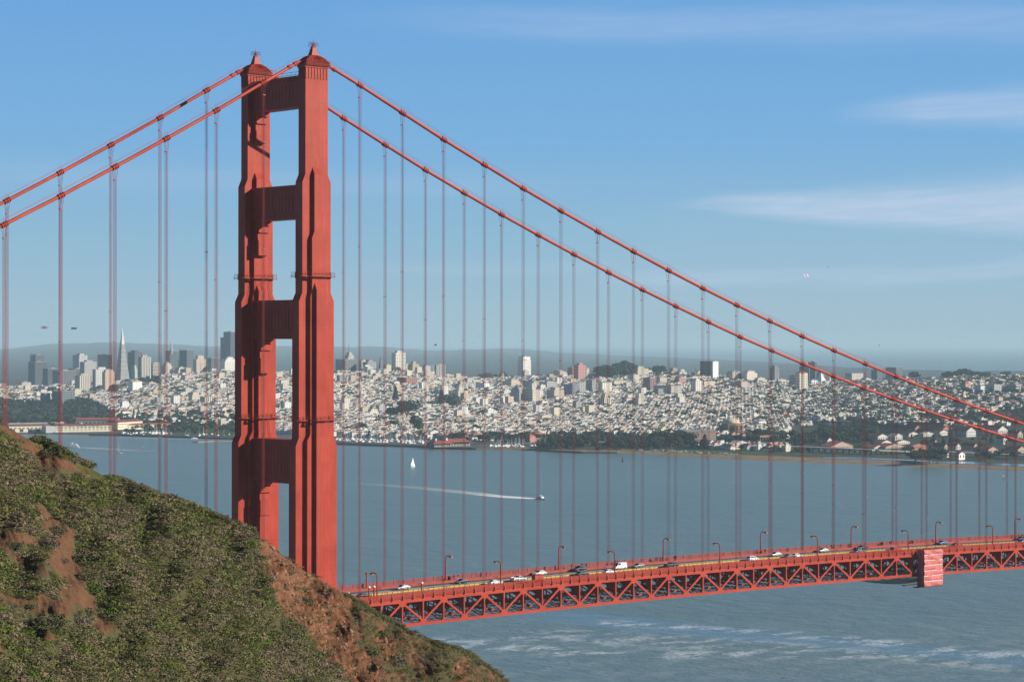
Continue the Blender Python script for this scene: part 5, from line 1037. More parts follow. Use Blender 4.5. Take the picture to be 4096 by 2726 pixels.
# presidio buildings and shoreline sheds: (x0,y0,x1,y1 base line, wall height, roof height, depth)
def gabled(x0,xs,x1,yb0,yb1,ye,ypk,wall,roof,lab,win=True,name='barracks'):
    # long side from x0 to xs (shaded north wall), gable end from xs to x1 (lit)
    D=min(rowD((xs+x1)/2,max(yb0,yb1),2750,4600),4600); wx,wy=spanXY(x0,xs,x1,D); c=atD(xs,yb1,D); g=float(ground(c[0],c[1])); zt_=atD(xs,ye,D)[2]; zp=atD(xs,ypk,D)[2]; H=zt_-g; Hp=max(zp-g,H+1)
    LM.append((x0,x1,ypk,max(yb0,yb1)-4,D)); t=tag(empty(name,(c[0],c[1],g)),lab,'building'); b=MB(); b.box(0,wx,0,wy,-3,H); b.prism([(0,0,H),(wx,0,H),(wx/2,0,Hp)][::-1],(0,wy,0)); b.build('wall',wall,t)
    r=MB(); e=.6; th=.5
    r.hexa([(-e,-e,H-.3),(wx/2,-e,Hp),(wx/2,wy+e,Hp),(-e,wy+e,H-.3),(-e,-e,H+th-.3),(wx/2,-e,Hp+th),(wx/2,wy+e,Hp+th),(-e,wy+e,H+th-.3)]); r.hexa([(wx/2,-e,Hp),(wx+e,-e,H-.3),(wx+e,wy+e,H-.3),(wx/2,wy+e,Hp),(wx/2,-e,Hp+th),(wx+e,-e,H+th-.3),(wx+e,wy+e,H+th-.3),(wx/2,wy+e,Hp+th)]); r.build('roof',roof,t)
    if win:
        w=MB(); nf=max(1,int(H/4)); n=max(2,int(wx/4.2))
        for j in range(nf):
            z=H*(j+.35)/nf
            for k in range(n): x=wx*(k+.5)/n; w.box(x-.9,x+.9,-.12,-.02,z,z+H/nf*.45)
            m_=max(2,int(wy/4.5))
            for k in range(m_): y=wy*(k+.5)/m_; w.box(-.12,-.02,y-.8,y+.8,z,z+H/nf*.45)
        w.build('window_rows',M_GLW,t)
    return t
M_PW=flat('white_stucco',(.58,.56,.51),.85,.06,.1); M_PB=flat('brick_wall',(.38,.16,.11),.85,.15,.3); M_PT=flat('tan_wall',(.42,.32,.26),.85,.1,.3); M_RD2=flat('maroon_roof',(.13,.05,.05),.85,.2,.2)
q=.38031; ox,oy=3200,1400
for r in [(705,820,935,955,955,905,880,M_PW,M_RD2,'white gabled hall with shaded side at the left of the old post'),(935,1000,1090,948,948,905,878,M_PW,M_SHG,'long white low wing with a pale roof'),
 (890,1210,1280,870,870,820,790,M_PB,M_RTD,'long brick barracks with a lit brick gable, left of the suspenders'),(1180,1500,1570,850,850,795,765,M_PB,M_RTD,'rear brick barracks with a lit gable under the far cable'),(1320,1500,1590,880,880,830,798,M_PB,M_RTD,'middle brick barracks behind the white gables'),
 (1110,1145,1265,905,905,880,858,M_PW,M_RD2,'white gabled hall in the middle of its row'),(1265,1300,1420,905,905,880,862,M_PW,M_SHG,'pale roofed white wing between two gables'),(1400,1470,1575,898,898,860,838,M_PW,M_RD2,'white gabled hall with paired windows below the far cable'),
 (1590,1752,1870,910,910,850,812,M_PW,M_RD2,'largest white hall with a porch under its gable'),(1890,2082,2205,892,892,838,795,M_PW,M_RD2,'three storey white hall with a gable at the right'),
 (790,860,985,1003,1003,970,945,M_PW,M_RTD,'small white red roofed quarters below the left gabled hall'),(985,1020,1180,990,990,965,945,M_PW,M_RTD,'long red roofed quarters right of the small white one'),(800,900,1140,1035,1035,1015,985,M_PT,M_RTD,'broad tan shed with a dark red roof'),
 (1150,1175,1355,1050,1050,1005,985,M_PB,M_RTD,'red brick store with a flat front'),(1415,1520,1560,1055,1055,1010,980,M_PT,M_RD2,'tan shaded house, first in the row behind the shore trees'),(1560,1640,1700,1045,1045,1010,980,M_PW,M_RTD,'cream gabled house, second in the row behind the shore trees'),(1720,1830,1880,1040,1040,1005,980,M_PT,M_RTD,'tan house, third in the row behind the shore trees'),
 (1850,1980,2100,1080,1080,1045,1015,M_PT,M_RTD,'wide brown warehouse with a reddish roof at the right'),(2180,2290,2400,1080,1080,1045,1010,M_PT,M_RD2,'tan building with a dark roof at the right edge'),
 (1640,1672,1748,1150,1150,1090,1068,M_BW,M_RT,'bright white two storey house with a red roof near the beach'),(1478,1545,1560,1125,1125,1090,1068,M_PW,M_RTD,'low white wing left of the bright white house'),
 (215,290,345,985,985,945,918,M_PW,M_RTD,'square red roofed house left of the wood'),(230,330,590,1040,1040,1010,965,M_PT,M_RT,'very broad red roofed shed near the highway'),(660,780,900,1035,1035,1025,1000,M_PW,M_RT,'low white and red shed right of the broad red one'),
 (2080,2140,2190,985,985,930,890,M_PW,M_RTD,'white house with a steep red roof under the near cable end'),(1380,1420,1440,1000,1000,955,935,M_PT,M_RD2,'small dark roofed quarters between the suspenders'),(2200,2290,2356,925,925,880,845,M_PT,M_RTD,'low red roofed quarters at the right edge of the wood')]:
    gabled(*(ox+r[i]*q for i in range(3)),*(oy+r[i]*q for i in range(3,7)),*r[7:])
gabled(2750+1200*.17,2750+2090*.17,2750+2270*.17,1640+955*.17,1640+955*.17,1640+915*.17,1640+872*.17,M_BW,M_RD2,'long dark roofed boathouse with a bright white gable by the beach',win=False,name='boathouse')
gabled(2750+520*.17,2750+920*.17,2750+980*.17,1640+935*.17,1640+935*.17,1640+890*.17,1640+850*.17,M_PT,M_SHG,'low grey shed with a pale roof left of the boathouse',win=True,name='shed')
for i,(x0,x1) in enumerate(((200,255),(272,340),(360,470))):
    a=atZ(2300+x0*K,1350+1040*K,2.8); b_=atZ(2300+x1*K,1350+1040*K,2.8); ang=math.atan2(b_[1]-a[1],b_[0]-a[0]); L=math.hypot(*(b_-a)[:2]); t=tag(empty('canopy',(a[0],a[1],2.8),ang),('left','middle','right')[i]+' flat roofed canopy pavilion on the lawn behind the sea wall','pavilion','lawn pavilions'); MB().box(-1,L+1,0,8,8.3,9.0).build('roof',M_PW,t)
    for k in range(4): MB().box(L*k/3-.35,L*k/3+.35,3,3.7,0,8.3).build('post',M_FS,t)
# elevated highway along the post
M_CC=flat('viaduct_concrete',(.34,.32,.30),.9,.1,.1); mb=MB(); q=.38031; P=[]
for x,y,z in ((-120,1012,9),(200,1025,9),(520,1038,9),(800,1050,9),(1060,1060,7),(1250,1075,4)):
    p=atZ(3200+x*q,1400+y*q,z); P.append(p)
for a,b_ in zip(P,P[1:]): mb.beam(tuple(a),tuple(b_),16,1.6)
for a,b_ in zip(P,P[1:]):
    for k in range(5): c=a+(b_-a)*k/5; mb.box(c[0]-1,c[0]+1,c[1]-1,c[1]+1,-1,c[2]-.8)
tag(mb.build('viaduct',M_CC),'curving concrete highway viaduct behind the marsh','viaduct')
mb=MB(); P=[atZ(3200+x*q,1400+y*q,7) for x,y in ((1280,1068),(1700,1082),(2000,1098),(2500,1115))]
for a,b_ in zip(P,P[1:]): mb.beam(tuple(a),tuple(b_),12,3)
tag(mb.build('viaduct',M_PW),'low pale viaduct behind the bright white house','viaduct')
# ---------------------------------------------------------------- houses of the city
inpoly=lambda x,y,poly: sum(((y0>y)!=(y1>y)) and (x<(x1-x0)*(y-y0)/(y1-y0)+x0) for (x0,y0),(x1,y1) in zip(poly,poly[1:]+poly[:1]))%2==1
WOODS=[[(-400,1585),(150,1612),(330,1600),(440,1640),(470,1690),(300,1700),(-400,1705)],[(470,1695),(640,1690),(800,1705),(1000,1700),(1000,1722),(700,1728),(500,1712)],
 [(2150,1742),(2300,1738),(2480,1738),(2560,1750),(2620,1735),(2740,1750),(2790,1750),(2790,1795),(2150,1795)],[(2760,1752),(2900,1756),(3000,1756),(3140,1752),(3300,1745),(3300,1772),(3050,1785),(2760,1790)],
 [(3270,1700),(3320,1685),(3430,1670),(3530,1700),(3560,1745),(3540,1775),(3330,1775),(3270,1740)],[(3640,1665),(3720,1650),(3800,1668),(3920,1655),(4000,1640),(4300,1640),(4300,1700),(4040,1700),(4000,1690),(3850,1690),(3700,1690)],
 [(3700,1600-20),(3980,1560),(4300,1560),(4300,1580),(3980,1582)],[(560,1500),(640,1510),(640,1545),(540,1540)],[(1020,1600),(1020,1601),(1021,1600)]]
wm_house=winmat('house_facade',(1,1,1),glass=(.06,.07,.09),sx=4.1,wx=.36,sz=2.6,wz=.42,attr=True)
PAL=np.array([(.70,.66,.56),(.74,.71,.64),(.66,.58,.42),(.62,.50,.34),(.70,.70,.68),(.56,.55,.52),(.60,.42,.33),(.48,.50,.50),(.68,.62,.40),(.52,.40,.32),(.42,.46,.50),(.76,.75,.72),(.30,.30,.30),(.40,.20,.15)])
PNAME=['cream','off white','sand','tan','pale grey','grey','salmon','blue grey','yellow','brown','slate blue','bright white','dark grey','brick red']
PP=np.array([22,15,14,8,9,5,4,4,5,4,2,11,2,2.5]); PP/=PP.sum()
cells=[]; hs=[]
x0_,x1_,y0_,y1_=1500,6200,1200,5600
CX,CY=10.6,10.0
gx=np.arange(x0_,x1_,CX); gy=np.arange(y0_,y1_,CY)
GX,GY=np.meshgrid(gx,gy); GX=GX.ravel();GY=GY.ravel(); Uu,Dd=uD(GX,GY); ok=(Uu>-150)&(Uu<4250)&(Dd<5980)&(Dd>shoreD(Uu)+200)
GX,GY,Uu,Dd=GX[ok],GY[ok],Uu[ok],Dd[ok]; G=ground(GX,GY); RW=1369+(HZ-G)*FPX/Dd
ix=np.round((GX-x0_)/CX).astype(int); iy=np.round((GY-y0_)/CY).astype(int)
def inp(poly,U,PY):
    r=np.zeros(U.shape,bool); n=len(poly)
    for k in range(n):
        (xa,ya),(xb,yb)=poly[k],poly[(k+1)%n]
        if ya==yb: continue
        c=((ya>PY)!=(yb>PY))&(U<(xb-xa)*(PY-ya)/(yb-ya)+xa); r^=c
    return r
WD=np.zeros(Uu.shape,bool)
for w in WOODS: WD|=inp(w,Uu,RW)
BLK=vn=np.sin(GX*.011)*np.cos(GY*.013)+.6*np.sin(GX*.031+2)*np.sin(GY*.027)
trees=[]; HV=[];HQ=[];HC=[]; near=[]
LMA=np.array(LM)
def hides(u,d,h,rw,wd=4):
    top=rw-h*FPX/d
    return bool(np.any((LMA[:,0]-wd<u)&(LMA[:,1]+wd>u)&(LMA[:,4]>d+4)&(LMA[:,3]-2>top)&(LMA[:,2]<rw+2)))or bool(np.any((LMA[:,0]<u)&(LMA[:,1]>u)&(abs(LMA[:,4]-d)<14)))
for x,y,u,d,g,rw,i,j,wood,blk in zip(GX,GY,Uu,Dd,G,RW,ix,iy,WD,BLK):
    if i%13==0 or j%9==0:
        if random.random()<.12: trees.append((x,y,g,random.uniform(3.5,6.5)))
        continue
    if wood: continue
    rr=random.random()
    green=.06+.33*min(max((u-2450)/1200,0),1)+.10*max(blk,0)
    if u>3150 and rw>1700: continue
    if u>3250 and rw>1640 and rr<.30:
        if rr<.2: trees.append((x,y,g,random.uniform(5,9)))
        continue
    if u<1000 and rw>1655:
        if rr<.12: trees.append((x,y,g,random.uniform(5,9)))
        if rr<.85: continue
    if rr<green: trees.append((x,y,g,random.uniform(4.5,8.5))); continue
    if rr<green+.04: continue
    big_=random.random()
    w=CX-.05; dpt=random.uniform(6.3,8.6); h=random.choice((5,5.5,6,6,6.5,7))+.8*math.sin(j*2.3)+.6*math.sin(i*.9+j)
    if big_<.05: w*=random.uniform(1.2,2.2); dpt*=random.uniform(1.1,2.0); h*=random.uniform(1,1.5)
    elif big_<.06 and d>4300 and u<2800: w*=1.4; dpt*=1.3; h=random.uniform(13,22)
    if hides(u,d,h,rw): continue
    hs.append((d,x,y+random.uniform(-.5,.5),g,w,dpt,h,int(rng.choice(len(PAL),p=PP)),random.random(),u))
hs.sort(key=lambda r:r[0]+ (abs(r[9]-2048)*.05))
vis=[r for r in hs if 30<r[9]<4080 and not(900<r[9]<1345)]
near=set(id(r) for r in vis[:300])
mb=MB(); 
V=[];F=[];Cc=[]
def house_geo(x,y,g,w,d,h,roofk):
    v=[(x,y,g-4),(x+w,y,g-4),(x+w,y+d,g-4),(x,y+d,g-4),(x,y,g+h),(x+w,y,g+h),(x+w,y+d,g+h),(x,y+d,g+h)]; f=[(4,5,6,7),(0,1,5,4),(1,2,6,5),(2,3,7,6),(3,0,4,7)]
    return v,f
rooft=[(.38,.36,.34),(.52,.50,.46),(.26,.24,.23),(.38,.17,.12),(.62,.60,.56)]
for r in hs:
    if id(r) in near: continue
    d_,x,y,g,w,dp,h,ci,rk,u=r; b=len(V); c=PAL[ci]*random.uniform(.82,1.08)
    v=[(x,y,g-4),(x+w,y,g-4),(x+w,y+dp,g-4),(x,y+dp,g-4),(x,y,g+h),(x+w,y,g+h),(x+w,y+dp,g+h),(x,y+dp,g+h)]; V+=v; Cc+=[c]*8
    F+=[(b,b+1,b+5,b+4),(b+1,b+2,b+6,b+5),(b+2,b+3,b+7,b+6),(b+3,b,b+4,b+7)]
    rc=np.array(random.choice(rooft))
    b=len(V)
    if rk<.3:   # gable ridge
        V+=[(x,y,g+h),(x+w,y,g+h),(x+w,y+dp,g+h),(x,y+dp,g+h),(x+w/2,y,g+h+2),(x+w/2,y+dp,g+h+2)]; Cc+=[rc]*4+[rc]*2
        F+=[(b,b+4,b+5,b+3),(b+4,b+1,b+2,b+5),(b,b+1,b+4,b+4),(b+2,b+3,b+5,b+5)]
    else:
        V+=[(x,y,g+h),(x+w,y,g+h),(x+w,y+dp,g+h),(x,y+dp,g+h)]; Cc+=[rc]*4; F+=[(b,b+1,b+2,b+3)]
        if rk>.6:
            b=len(V); a=x+w*.3;e=x+w*.6; p=y+dp*.2; s=y+dp*.5; V+=[(a,p,g+h),(e,p,g+h),(e,s,g+h),(a,s,g+h),(a,p,g+h+1.8),(e,p,g+h+1.8),(e,s,g+h+1.8),(a,s,g+h+1.8)]; Cc+=[c]*8
            F+=[(b,b+1,b+5,b+4),(b+1,b+2,b+6,b+5),(b+2,b+3,b+7,b+6),(b+3,b,b+4,b+7),(b+4,b+5,b+6,b+7)]
me=bpy.data.meshes.new('row_houses'); me.from_pydata(V,[],[tuple(dict.fromkeys(f)) for f in F]); a=me.attributes.new('col','FLOAT_COLOR','POINT'); c=np.ones((len(V),4),np.float32); c[:,:3]=np.array(Cc); a.data.foreach_set('color',c.ravel()); me.materials.append(wm_house)
o=bpy.data.objects.new('row_houses',me); COL.objects.link(o); tag(o,'dense rows of small pale houses covering the flats and hills','houses',kind='stuff')
hm=[winmat('house_wall',tuple(p),glass=(.06,.07,.09),sx=4.2,wx=.42,sz=3.1,wz=.45) for p in PAL]
rmats=[flat('flat_roof',c,.9,.1) for c in rooft]
def where(u): return 'left of the bridge leg' if u<900 else 'right of the bridge leg' if u<1750 else 'behind the small harbour' if u<2200 else 'behind the beach lawn' if u<2800 else 'behind the rotunda' if u<3100 else 'by the right hand wood'
for r in hs:
    if id(r) not in near: continue
    d_,x,y,g,w,dp,h,ci,rk,u=r; t=tag(empty('house',(x,y,g)),'%s %s house near the shore, %s'%(PNAME[ci],'gabled' if rk<.4 else 'flat roofed' if rk<.7 else 'stepped roof',where(u)),'house','small houses near the shore')
    MB().box(0,w,0,dp,-3,h).build('wall',hm[ci],t); q=MB()
    if rk<.4: q.prism([(-.4,-.4,h-.1),(w+.4,-.4,h-.1),(w/2,-.4,h+3.2)][::-1],(0,dp+.8,0))
    elif rk<.7: q.box(-.3,w+.3,-.3,dp+.3,h,h+.5)
    else: q.box(-.3,w+.3,-.3,dp+.3,h,h+.4).box(w*.25,w*.7,dp*.2,dp*.6,h+.4,h+3)
    q.build('roof',rmats[3] if rk<.25 else rmats[int(rk*97)%5],t)
# ---------------------------------------------------------------- trees
def leafmat(name,c,sc=.35):
    m_,t,b=newmat(name); at_=N(t,'ShaderNodeAttribute',attribute_name='col').outputs[0]; lk(t,mix(t,1,at_,c,'MULTIPLY'),b.inputs['Base Color']); b.inputs['Roughness'].default_value=.75; b.inputs['Specular IOR Level'].default_value=.25; return m_
M_LF=leafmat('foliage',(1,1,1)); M_BK=flat('bark',(.10,.07,.05),.9)
def clumps(n,cen,rad,size,r,shell=.55):
    d=r.normal(size=(n,3)); d/=np.linalg.norm(d,axis=1)[:,None]; rr=shell+(1-shell)*r.random(n)**.6; P=cen+d*rad*rr[:,None]
    nrm=d+r.normal(size=(n,3))*.6; nrm/=np.linalg.norm(nrm,axis=1)[:,None]; a=np.cross(nrm,r.normal(size=(n,3))); a/=np.linalg.norm(a,axis=1)[:,None]; b=np.cross(nrm,a); s=(size*(.6+.8*r.random(n)))[:,None]
    return np.stack([P-a*s-b*s*.7,P+a*s-b*s*.7,P+a*s+b*s*.7,P-a*s+b*s*.7],1)
def crown(kind,r):
    Q=[]
    if kind=='round':
        for k in range(9): an=r.random()*6.28; q=r.random()*.55; Q.append(clumps(60,np.array([math.cos(an)*q,math.sin(an)*q,.62+r.random()*.5]),np.array([.42,.42,.30])*(0.8+.4*r.random()),.07,r))
    elif kind=='flat':
        for k in range(9): an=r.random()*6.28; q=.2+r.random()*.9; Q.append(clumps(55,np.array([math.cos(an)*q,math.sin(an)*q,.85+r.random()*.35]),np.array([.45,.45,.18]),.075,r))
    elif kind=='cone':
        for k in range(9): z=.2+k*.13; w=.42*(1-k/10); Q.append(clumps(50,np.array([0,0,z]),np.array([w,w,.12]),.06,r))
    else:
        for k in range(8): an=r.random()*6.28; q=r.random()*.3; z=.45+k*.09; Q.append(clumps(55,np.array([math.cos(an)*q,math.sin(an)*q,z]),np.array([.28,.28,.18]),.06,r))
    return np.concatenate(Q)
TV={}
for i,k in enumerate(('round','flat','cone','tall','round','flat')):
    r=np.random.default_rng(50+i); Qd=crown(k,r); V=Qd.reshape(-1,3); cc=(np.array([(.030,.050,.022),(.028,.045,.025),(.02,.038,.022),(.045,.062,.03),(.055,.072,.028),(.035,.048,.024)][i])*(.7+.6*r.random((len(Qd),1)))).repeat(4,0)
    TV[i]=(k,V,cc)
tm={}
for i,(k,V,cc) in TV.items():
    o=bulk('crown',V,np.arange(len(V)).reshape(-1,4),M_LF,cc); tm[i]=o.data; bpy.data.objects.remove(o)
trunk=MB(); trunk.tube([(0,0,-.1),(.02,0,.35),(0,.02,.7)],[.05,.04,.025],6); 
for a in (0,2,4): trunk.tube([(0,0,.4),(.25*math.cos(a),.25*math.sin(a),.75)],[.03,.012],5)
trm=trunk.mesh('trunk',M_BK)
KN={'round':'rounded dark tree','flat':'flat topped cypress','cone':'pointed conifer','tall':'tall narrow eucalyptus'}
def tree(x,y,g,s,i,lab,grp):
    t=tag(empty('tree',(x,y,g),random.random()*6),lab,'tree',grp); t.scale=(s,s,s*random.uniform(.85,1.1))
    for nm,me in (('trunk',trm),('crown',tm[i])): o=bpy.data.objects.new(nm,me); COL.objects.link(o); o.parent=t
def scat(x0,x1,y0,y1,n,s0,s1,kinds,wh,D=None):
    for k in range(n):
        u=random.uniform(x0,x1); py=random.uniform(y0,y1); d=D or rowD(u,py,2700,5790); d+=random.uniform(-15,15); p=DL(d,(u-2048)/FPX*d); i=random.choice(kinds); s0_=random.uniform(s0,s1)*.8
        if hides(u,d,s0_*1.1,1369+(HZ-float(ground(*p)))*FPX/d,8): continue
        tree(p[0],p[1],float(ground(*p)),s0_,i,'%s %s'%(KN[TV[i][0]],wh),'trees '+wh)
scat(10,440,1690,1712,26,12,18,(0,1,3,4),'in the wood behind the pier sheds'); scat(470,1000,1690,1745,28,8,13,(0,1,4),'on the green left of the bridge leg')
scat(1820,2130,1765,1780,16,10,15,(0,1,5),'behind the red roofed clubhouse'); scat(2150,2560,1780,1797,24,11,17,(0,1,3,4,5),'behind the lawn pavilions'); scat(2600,2830,1780,1800,20,12,20,(0,2,3,5),'left of the rotunda')
scat(2830,3280,1755,1790,34,11,17,(0,1,3,4),'around the rotunda and boathouse'); scat(3270,3560,1745,1775,26,11,17,(0,2,3,4),'in the wood right of the rotunda'); scat(3660,3760,1843,1856,9,12,16,(1,5,0),'on the shore in front of the bright white house')
scat(3600,4100,1740,1800,26,7,12,(0,2,4),'between the old post halls'); scat(3900,4100,1830,1842,8,7,10,(0,4),'near the right end of the lagoon'); scat(1450,1700,1700,1760,8,9,13,(0,2),'among the marina houses')
for px,py,s,i,lab in ((1300+1098*K,1622,24,2,'tall pointed conifer beside the cream twin block'),(1300+775*K,1686,26,0,'big round tree on the flats right of the bridge leg'),(1300+615*K,1684,20,0,'round tree left of the bigger one right of the bridge leg'),(1300+1200*K,1642,26,4,'rounded tree below the cream twin block'),(1300+870*K,1735,24,3,'tall tree right of the white windowless hall'),(1300+665*K,1609,22,2,'pointed conifer on the slope below the brick block'),(3200+1223*.38,1530,22,1,'flat topped tree alone on the right crest'),(1060*K,1580,20,0,'round tree left of the white cube')):
    d=rowD(px,py); p=DL(d,(px-2048)/FPX*d); tree(p[0],p[1],float(ground(*p)),s,i,lab,None)
for k in range(34):     # wooded hilltop park
    u=2300+K*random.uniform(235,555); d=random.uniform(5600,5850); p=DL(d,(u-2048)/FPX*d); tree(p[0],p[1],float(ground(*p)),random.uniform(17,24)*(1.0 if u<2470 else 1.15),random.choice((0,1)),'dense dark tree in the wooded hilltop park on the skyline','hilltop park trees')
for u0,u1,n,s in ((2590,2660,6,17),(3770,3890,16,15),(3905,3960,7,13),(4010,4030,3,13)):
    for k in range(n): u=random.uniform(u0,u1); d=random.uniform(5750,5850); p=DL(d,(u-2048)/FPX*d); tree(p[0],p[1],float(ground(*p)),random.uniform(.8,1.1)*s,random.choice((0,1,5)),'tree on the skyline %s'%('right of the hilltop park' if u<3000 else 'above the right crest houses'),'skyline trees')
# the rest of the urban and woodland greenery as one mass
for w in WOODS:
    xs=[p[0] for p in w]; ys=[p[1] for p in w]; n=int((max(xs)-min(xs))*(max(ys)-min(ys))/130)
    for k in range(n):
        u=random.uniform(min(xs),max(xs)); py=random.uniform(min(ys),max(ys))
        if u<-150 or u>4250 or not inpoly(u,py,w): continue
        d=rowD(u,py+3)+random.uniform(-15,15); p=DL(d,(u-2048)/FPX*d); g=float(ground(*p)); hh=random.uniform(4.5,8.5)
        if not hides(u,d,hh*1.2,1369+(HZ-g)*FPX/d,10): trees.append((p[0],p[1],g,hh))
Vs=[];Cs=[]
for x,y,g,s in trees:
    i=random.randrange(6); k,V,cc=TV[i]; sel=slice(0,len(V)//2//4*4) if i!=2 else slice(0,len(V)); idx=np.arange(len(V)).reshape(-1,4); pick=idx[rng.random(len(idx))<.38].ravel(); v=V[pick]*np.array([s,s,s]); 
    c_=.5*(v.reshape(-1,4,3).mean(1)).repeat(4,0); v=(v-c_*2)*1.6+c_*2
    an=random.random()*6.28; R_=np.array([[math.cos(an),-math.sin(an),0],[math.sin(an),math.cos(an),0],[0,0,1]]); Vs.append(v@R_.T+np.array([x,y,g-.15*s])); Cs.append(cc[pick])
V=np.concatenate(Vs); o=bulk('woodland',V,np.arange(len(V)).reshape(-1,4),M_LF,np.concatenate(Cs)); tag(o,'dark green street trees and woods between the houses','trees',kind='stuff')
# marina: moored yachts with bare masts
ht=hull(9,2.8,1.1); hme=ht.mesh('hull',M_BW); mme=MB().tube([(.5,0,0),(.5,0,13)],.22,5).tube([(.5,0,1.7),(-3.6,0,1.7)],.1,4).mesh('mast',M_BW); cme=MB().frus(-.4,0,1,2,1,1.9,1.6,.8).mesh('cabin',M_BW)
def moor(x0,x1,y0,y1,n,wh,dy=0,z=.0):
    for k in range(n):
        u=random.uniform(x0,x1); py=random.uniform(y0,y1)+ (u-x0)*dy; p=atZ(u,py,2.6); g=float(ground(p[0],p[1])); t=tag(empty('moored_yacht',(p[0],p[1],max(g,0)+.2),random.choice((.1,1.6))+random.uniform(-.15,.15)),'white yacht with bare mast moored %s'%wh,'yacht','yachts moored '+wh); s=random.uniform(.38,.7); t.scale=(s,s,s*random.uniform(1.1,1.7))
        for nm,me in (('hull',hme),('mast',mme),('cabin',cme)):
            if nm=='mast' and random.random()<.25: continue
            o=bpy.data.objects.new(nm,me); COL.objects.link(o); o.parent=t
moor(490,690,1728,1737,60,'behind the breakwater by the low cream shed'); moor(700,1000,1736,1746,24,'behind the long breakwater'); moor(1345,1720,1752,1764,110,'in the marina right of the bridge leg',.03); moor(1960,2190,1778,1787,55,'in the small harbour right of the clubhouse')
# cars parked along the beach
bm=MB().box(-2.2,2.2,-.9,.9,.3,.95).frus(-.2,0,.95,1.5,.85,1.5,1.1,.75).mesh('parked_car',flat('parked_white',(.7,.7,.7),.3)); bm2=bm.copy(); bm2.materials.clear(); bm2.materials.append(flat('parked_dark',(.05,.06,.08),.3)); bm3=bm.copy(); bm3.materials.clear(); bm3.materials.append(flat('parked_silver',(.35,.37,.4),.3))
for k in range(90):
    u=random.uniform(2545,2950); y=1796+ (u-2545)*.052+random.uniform(-3,3); p=atZ(u,y,3.3); o=bpy.data.objects.new('parked_car',random.choice((bm,bm,bm2,bm3))); COL.objects.link(o); o.location=(p[0],p[1],float(ground(p[0],p[1]))+.1); o.rotation_euler=(0,0,YAW+random.choice((0,.1,1.5))); tag(o,'small car parked in the crowded lot between beach and lawn','car','cars parked behind the beach')
for k in range(26):
    u=random.uniform(3215,3700); y=1803+random.uniform(-3,6); p=atZ(u,y,3.3); o=bpy.data.objects.new('parked_car',random.choice((bm,bm2,bm3))); COL.objects.link(o); o.location=(p[0],p[1],float(ground(p[0],p[1]))+.1); o.rotation_euler=(0,0,YAW+1.5); tag(o,'small vehicle in the yard below the highway viaduct','car','vehicles below the viaduct')
# tall lamp masts on the flats
lm=MB().tube([(0,0,0),(0,0,11)],.12,5).box(-.8,.8,-.2,.2,11,11.3).mesh('lamp_post',M_FS)
for k in range(26):
    u=random.uniform(2780,3640); y=random.uniform(1776,1806); p=atZ(u,y,3.3); o=bpy.data.objects.new('lamp_post',lm); COL.objects.link(o); o.location=(p[0],p[1],float(ground(p[0],p[1]))); tag(o,'thin grey lamp mast on the flats behind the beach','lamp','lamp masts on the flats')
# ---------------------------------------------------------------- near headland
RX=[-700,0,52,104,183,226,348,417,504,591,713,817,921,991,1026,1061,1148,1217,1321,1443,1513,1634,1721,1808,1878,1930,2008,2030,2200,2600]
RY=[1400,1683,1712,1744,1756,1782,1852,1895,1921,1956,1991,2038,2078,2104,2139,2156,2226,2278,2339,2408,2452,2513,2556,2582,2608,2652,2699,2730,2950,3400]
def rD(u): return np.interp(u,[-700,0,1000,2030,2600],[270,300,330,380,400])
uu=np.arange(-700,2500,5.); vv=np.concatenate([-np.arange(60,0,-6)[:]*1.0,np.arange(0,1500,6.)])
U,Vv=np.meshgrid(uu,vv)            # Vv: rows below the crest line (negative: behind the crest)
RYu=np.interp(U,RX,RY)+np.where(U<1050,10,5)
fr=np.where(Vv>=0,Vv,0); D=rD(U)-fr*.080+ 3.0*np.sin(U*.006+fr*.003)+2.2*np.sin(U*.017-fr*.009)+1.2*np.sin(U*.041+fr*.02)
D=D-np.clip(U-1000,0,900)/900*0
PY=RYu+fr
Lx=(U-2048)/FPX*D; Zh=HZ-(PY-1369)/FPX*D
# gullies and rock relief on the cliff
def inp(poly,U,PY):
    r=np.zeros(U.shape,bool); n=len(poly)
    for k in range(n):
        (xa,ya),(xb,yb)=poly[k],poly[(k+1)%n]
        if ya==yb: continue
        c=((ya>PY)!=(yb>PY))&(U<(xb-xa)*(PY-ya)/(yb-ya)+xa); r^=c
    return r
f1=.686
sc8=lambda L: [(x*f1,1650+y*f1) for x,y in L]; c5=lambda L:[(1000+x*.463,2000+y*.463) for x,y in L]
SOIL=[sc8([(0,30),(110,90),(200,180),(330,235),(440,305),(600,345),(700,372),(600,372),(450,345),(320,335),(250,310),(190,240),(110,205),(50,140),(0,112)]),
 sc8([(200,520),(250,560),(300,620),(380,660),(440,700),(430,760),(420,800),(440,860),(500,930),(500,1020),(570,1100),(560,1160),(490,1180),(480,1120),(420,1130),(400,1200),(330,1180),(260,1190),(200,1180),(130,1130),(60,1100),(0,1130),(0,1060),(100,1085),(180,1110),(230,1060),(330,1100),(350,1040),(340,960),(290,900),(250,860),(310,800),(330,730),(280,690),(255,650),(235,590)]),
 sc8([(0,680),(70,690),(200,720),(240,760),(220,790),(130,770),(70,760),(60,800),(130,830),(200,870),(250,920),(280,960),(250,960),(170,890),(90,850),(40,800),(0,730)]),
 sc8([(150,1215),(230,1290),(330,1300),(345,1350),(280,1340),(200,1290),(130,1260)]),sc8([(870,1450),(920,1470),(965,1520),(950,1540),(900,1500)]),sc8([(0,1290),(30,1340),(10,1400),(0,1400)]),
 sc8([(560,1160),(640,1240),(700,1250),(600,1300),(540,1230)]),sc8([(1100,1290),(1160,1300),(1150,1330),(1100,1310)])]
